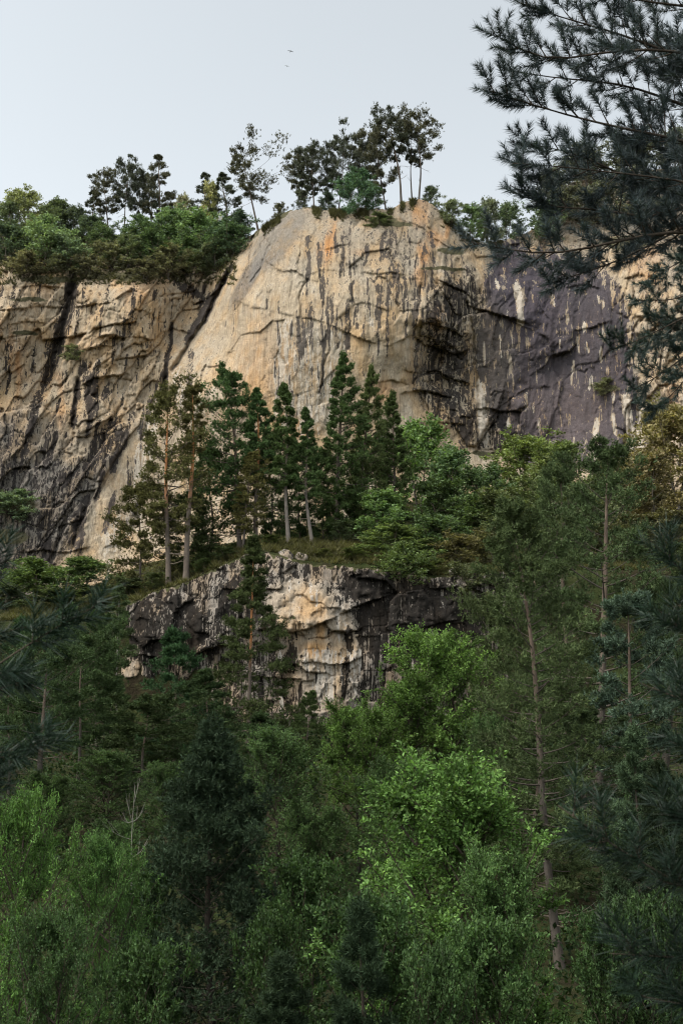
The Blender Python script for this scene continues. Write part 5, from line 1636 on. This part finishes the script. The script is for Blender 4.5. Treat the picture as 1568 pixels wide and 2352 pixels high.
# ------------------------------------------------------------------ near pine boughs reaching into the picture
def bough_wood_and_shoots(rng, pts, r0, sec_gap, sec_len, ter_gap, ter_len, up=0.25, bare=0.15, curl=0.2):
    """One bough: main axis, side branches, shoots. Returns wood tubes and shoot bases / directions / lengths."""
    pts = np.asarray(pts, float)
    seg = np.linalg.norm(np.diff(pts, axis=0), axis=1)
    cum = np.concatenate([[0], np.cumsum(seg)])
    L = cum[-1]
    s = np.linspace(0, L, 14)
    ax = np.stack([np.interp(s, cum, pts[:, i]) for i in range(3)], -1)
    for _ in range(2):
        ax[1:-1] = (ax[:-2] + 2 * ax[1:-1] + ax[2:]) / 4
    s = np.linspace(0, L, 14)
    wood = [tubes(ax[None], np.linspace(r0, r0 * 0.16, 14)[None], 7)]
    sb, sd, sl = [], [], []

    def at(q):
        p = np.array([np.interp(q, s, ax[:, i]) for i in range(3)])
        p2 = np.array([np.interp(min(q + 0.05, L), s, ax[:, i]) for i in range(3)])
        p1 = np.array([np.interp(max(q - 0.05, 0), s, ax[:, i]) for i in range(3)])
        return p, unit(p2 - p1)
    sec, sec_r, ter, ter_r = [], [], [], []
    q = L * bare
    sg = 1
    while q < L:
        p, d = at(q)
        k = rng.integers(1, 3)
        for _ in range(k):
            sg = -sg
            perp = unit(np.cross(d, unit(rng.normal(size=3) * 0.6 + np.array([0, 0.6, 0.8])))) * sg
            d2 = unit(d * rng.uniform(0.5, 1.0) + perp * rng.uniform(0.5, 1.0) + np.array([0, 0, up]) + rng.normal(size=3) * 0.15)
            l2 = sec_len * (1.12 - 0.85 * q / L) * rng.uniform(0.5, 1.15)
            t = np.linspace(0, 1, 6)[:, None]
            c = p + d2 * l2 * t + np.array([0, 0, 1.0]) * l2 * curl * t * t
            sec.append(c)
            sec_r.append(np.linspace(r0 * 0.30, r0 * 0.09, 6))
            e = l2 * 0.25
            sgn = 1
            while e < l2:
                f = e / l2
                j = min(int(f * 5), 4)
                pp = c[j] + (c[j + 1] - c[j]) * (f * 5 - j)
                dd = unit(c[j + 1] - c[j])
                sgn = -sgn
                pr = unit(np.cross(dd, unit(rng.normal(size=3) * 0.7 + np.array([0, 0.4, 0.8])))) * sgn
                d3 = unit(dd * 0.9 + pr * rng.uniform(0.4, 0.9) + np.array([0, 0, up * 1.2]) + rng.normal(size=3) * 0.12)
                l3 = ter_len * rng.uniform(0.5, 1.2) * (1.1 - 0.4 * f)
                tip = pp + d3 * l3 + np.array([0, 0, l3 * curl])
                mid = pp + d3 * l3 * 0.55
                ter.append(np.stack([pp, mid, tip]))
                ter_r.append(np.array([0.10, 0.08, 0.06]) * r0)
                sb.append(mid)
                sd.append(tip - mid)
                sl.append(l3 * 0.6)
                e += ter_gap * rng.uniform(0.7, 1.4)
            sb.append(c[4])
            sd.append(c[5] - c[4])
            sl.append(ter_len * 0.8)
        q += sec_gap * rng.uniform(0.6, 1.3)
    sb.append(ax[-2])
    sd.append(ax[-1] - ax[-2])
    sl.append(ter_len)
    if sec:
        wood.append(tubes(np.array(sec), np.array(sec_r), 5))
    if ter:
        wood.append(tubes(np.array(ter), np.array(ter_r), 4))
    return join(wood), np.array(sb), np.array(sd), np.array(sl)


def near_needles(rng, sb, sd, sl, per_m, length, width, back=0.6):
    K = np.maximum(12, (sl * per_m).astype(int))
    i = np.repeat(np.arange(len(sb)), K)
    N = len(i)
    d = unit(sd)[i]
    s = rng.uniform(-back, 1.0, (N, 1))
    base = sb[i] + d * sl[i][:, None] * s
    r = unit(rng.normal(size=(N, 3)))
    r = unit(r - (r * d).sum(-1, keepdims=True) * d)
    nd = unit(d * (0.65 + 0.45 * s) + r * 0.85 + np.array([0, 0, 0.08]))
    ln = length * rng.uniform(0.7, 1.2, (N, 1))
    side = unit(np.cross(nd, unit(rng.normal(size=(N, 3))))) * width * 0.5
    bend = np.array([0, 0, -0.08]) * ln
    V = np.stack([base - side, base + side, base + nd * ln + bend], 1).reshape(-1, 3)
    return V, np.arange(N * 3, dtype=np.int32).reshape(-1, 3)


def near_pine(name, base, height, r0, label, boughs, seed, tint, needle, width, per_m, group=None, sec=(0.11, 0.42), ter=(0.055, 0.14), up=0.25):
    """A pine standing beside the viewer, its trunk outside the frame; every bough is a part with its needles as sub-part."""
    rng = np.random.default_rng(seed)
    base = np.asarray(base, float)
    root = empty(name, base, label, 'pine tree', group)
    pth = trunk_path(rng, np.array([0, 0, -.3]), np.array([0.15, 0.1, height]), 14, 0.006)
    s = np.linspace(0, 1, 14)
    V, F = tubes(pth[None], (r0 * (1 - 0.8 * s))[None], 12)
    mesh_obj('trunk', V, F, M_BARK, root, smooth=True, floats={'along': np.repeat(s * .5, 12)})
    for pix, br in boughs:
        pts = [P(u, v, Y) - base for (u, v, Y) in pix]
        z = pts[0][2] - 0.35
        st = np.array([np.interp(z, pth[:, 2], pth[:, 0]), np.interp(z, pth[:, 2], pth[:, 1]), z])
        pts = [st] + pts
        (Vw, Fw), sb, sd, sl = bough_wood_and_shoots(rng, pts, br, sec[0], sec[1], ter[0], ter[1], up)
        bo = mesh_obj('bough', Vw, Fw, M_BARK_DARK, root, smooth=True, floats={'along': np.full(len(Vw), .5)})
        Vn, Fn = near_needles(rng, sb, sd, sl, per_m, needle, width)
        nd = mesh_obj('needles', Vn, Fn, M_NEEDLE_NEAR, bo)
        nd.color = (*tint, 1)
    return root


# upper right: a pine about seven metres off, trunk just outside the frame
Yb = 7.0
x0 = float(P(1568, 300, Yb)[0])
near_pine('overhanging_pine', (x0 + 0.75, Yb + 0.3, float(ground_z(x0 + 0.75, Yb + 0.3))), 10.0, 0.14, 'near pine reaching in from the upper right with dark needle-laden boughs', [
    ([(1620, 150, 7.2), (1400, 70, 7.1), (1250, 30, 6.9), (1190, 5, 6.8)], .016),
    ([(1620, 120, 6.8), (1420, 110, 6.7), (1240, 150, 6.7), (1135, 78, 6.6)], .018),
    ([(1620, 260, 7.4), (1430, 190, 7.2), (1270, 180, 7.1), (1160, 160, 7.0)], .016),
    ([(1620, 330, 7.0), (1450, 300, 6.9), (1280, 260, 6.8), (1125, 208, 6.7)], .018),
    ([(1620, 470, 7.3), (1480, 430, 7.2), (1330, 350, 7.0), (1178, 325, 6.9)], .017),
    ([(1620, 420, 6.7), (1440, 400, 6.7), (1270, 380, 6.6), (1176, 375, 6.6)], .014),
    ([(1640, 440, 7.1), (1480, 520, 7.0), (1400, 470, 6.9), (1250, 490, 6.8), (1170, 425, 6.7)], .018),
    ([(1640, 520, 6.9), (1440, 545, 6.8), (1280, 590, 6.7), (1150, 575, 6.6), (1082, 556, 6.6)], .020),
    ([(1640, 480, 7.2), (1500, 560, 7.1), (1400, 610, 7.1), (1290, 640, 7.0), (1235, 660, 7.0)], .014),
    ([(1640, 20, 7.0), (1480, 5, 7.0), (1340, -30, 6.9)], .018),
    ([(1640, 220, 7.5), (1520, 150, 7.5), (1440, 60, 7.4)], .014),
    ([(1640, 360, 7.6), (1540, 340, 7.6), (1420, 330, 7.5)], .014),
], 901, (0.058, 0.078, 0.084), 0.064, 0.0043, 1600, sec=(0.11, 0.42), ter=(0.075, 0.14))

# right edge below it: a second pine a little farther
Yb = 9.5
x0 = float(P(1568, 800, Yb)[0])
near_pine('edge_pine', (x0 + 0.8, Yb + 0.2, float(ground_z(x0 + 0.8, Yb + 0.2))), 9.0, 0.12, 'pine at the right edge with boughs hanging before the streaked cliff', [
    ([(1630, 640, 9.6), (1560, 690, 9.5), (1460, 690, 9.4)], .016),
    ([(1630, 700, 9.2), (1540, 745, 9.2), (1425, 800, 9.1), (1400, 805, 9.1)], .016),
    ([(1630, 760, 9.5), (1560, 830, 9.5), (1470, 890, 9.4), (1440, 900, 9.4)], .016),
    ([(1630, 780, 9.8), (1580, 860, 9.7), (1540, 915, 9.7), (1490, 940, 9.7)], .014),
    ([(1630, 560, 9.8), (1560, 600, 9.7), (1500, 640, 9.7)], .013),
    ([(1630, 720, 9.9), (1560, 770, 9.9), (1490, 800, 9.9)], .013),
], 903, (0.046, 0.070, 0.062), 0.062, 0.0058, 1200, sec=(0.12, 0.42), ter=(0.075, 0.14), up=0.1)

# left edge: boughs very close to the lens
near_pine('close_pine', (-1.9, 2.7, float(ground_z(-1.9, 2.7))), 4.0, 0.07, 'out-of-focus pine at the left edge with long soft needles', [
    ([(-90, 1600, 2.6), (20, 1500, 2.6), (110, 1450, 2.6), (215, 1395, 2.55)], .007),
    ([(-90, 1330, 2.9), (-20, 1300, 2.8), (25, 1285, 2.8)], .006),
    ([(-90, 1720, 2.5), (10, 1740, 2.5), (80, 1720, 2.5)], .006),
    ([(-90, 1600, 2.9), (-10, 1590, 2.8), (70, 1560, 2.8)], .006),
    ([(-90, 1850, 2.6), (-20, 1830, 2.6), (40, 1800, 2.6)], .006),
    ([(-90, 1480, 2.8), (-10, 1450, 2.8), (60, 1440, 2.8)], .006),
], 905, (0.017, 0.036, 0.022), 0.064, 0.0024, 1500, sec=(0.12, 0.13), ter=(0.06, 0.07), up=0.25)

# right edge: boughs very close to the lens
near_pine('close_pine', (2.35, 2.9, float(ground_z(2.35, 2.9))), 4.0, 0.07, 'out-of-focus pine at the lower right edge with long dark needles', [
    ([(1660, 1420, 2.8), (1590, 1330, 2.8), (1530, 1270, 2.8), (1490, 1240, 2.8)], .007),
    ([(1660, 1560, 2.8), (1590, 1470, 2.8), (1510, 1400, 2.8)], .007),
    ([(1660, 1660, 2.8), (1580, 1600, 2.8), (1470, 1570, 2.8)], .007),
    ([(1660, 2100, 2.6), (1540, 2020, 2.6), (1440, 1990, 2.6), (1380, 1940, 2.6), (1280, 1850, 2.6)], .009),
    ([(1660, 2220, 2.7), (1560, 2175, 2.7), (1460, 2180, 2.7), (1400, 2190, 2.7)], .007),
    ([(1660, 2330, 2.7), (1580, 2290, 2.7), (1480, 2290, 2.7)], .007),
    ([(1660, 1980, 2.7), (1600, 1920, 2.7), (1540, 1870, 2.7)], .006),
    ([(1660, 1760, 2.8), (1600, 1720, 2.8), (1530, 1700, 2.8)], .006),
], 907, (0.018, 0.036, 0.022), 0.064, 0.0024, 1500, sec=(0.12, 0.15), ter=(0.06, 0.08), up=0.3)


# ------------------------------------------------------------------ two birds high in the sky
def bird(u, v, Y, span, roll, label, tint):
    m, N, L = new_mat('bird_plumage')
    out = N.new('ShaderNodeOutputMaterial')
    bs = N.new('ShaderNodeBsdfPrincipled')
    tcn = N.new('ShaderNodeTexCoord').outputs['Object']
    L.new(mix_col(N, L, noise_node(N, L, tcn, 20), tint, tuple(c * 1.6 for c in tint)), bs.inputs['Base Color'])
    bs.inputs['Roughness'].default_value = 0.8
    L.new(bs.outputs[0], out.inputs['Surface'])
    root = empty('bird', P(u, v, Y), label, 'bird', 'birds over the cliff')
    L_ = span * 0.5
    t = np.linspace(0, 1, 9)
    axp = np.stack([0 * t, 0.1 * L_ * t, L_ * (t - 0.5)], -1)
    rad = L_ * np.interp(t, [0, .2, .45, .75, .9, 1], [.02, .05, .10, .09, .06, .01])
    V, F = tubes(axp[None], rad[None], 8)
    mesh_obj('body', V, F, m, root, smooth=True)
    for sgn in (-1, 1):
        q = np.linspace(0, 1, 7)
        lead = np.stack([sgn * span * 0.5 * q, -0.05 * span * np.sin(q * 3), span * (0.10 - 0.12 * q ** 2)], -1)
        trail = lead - np.stack([0 * q, 0 * q, span * 0.13 * (1 - q) ** 0.6 + 0.004], -1)
        th = np.array([0, 0.006 * span, 0])
        V = np.concatenate([lead - th, trail - th, trail + th, lead + th])
        F = []
        for a in range(4):
            b = (a + 1) % 4
            for k in range(6):
                F.append([a * 7 + k, a * 7 + k + 1, b * 7 + k + 1, b * 7 + k])
        mesh_obj('wing', V, np.array(F), m, root)
    root.rotation_euler = (0, roll, 0)


bird(667, 118, 60.0, 0.42, 0.25, 'dark bird in flight, the higher of two specks in the open sky', (0.03, 0.03, 0.035))
bird(659, 152, 95.0, 0.50, 0.30, 'pale bird in flight, the fainter lower speck in the open sky', (0.16, 0.17, 0.17))
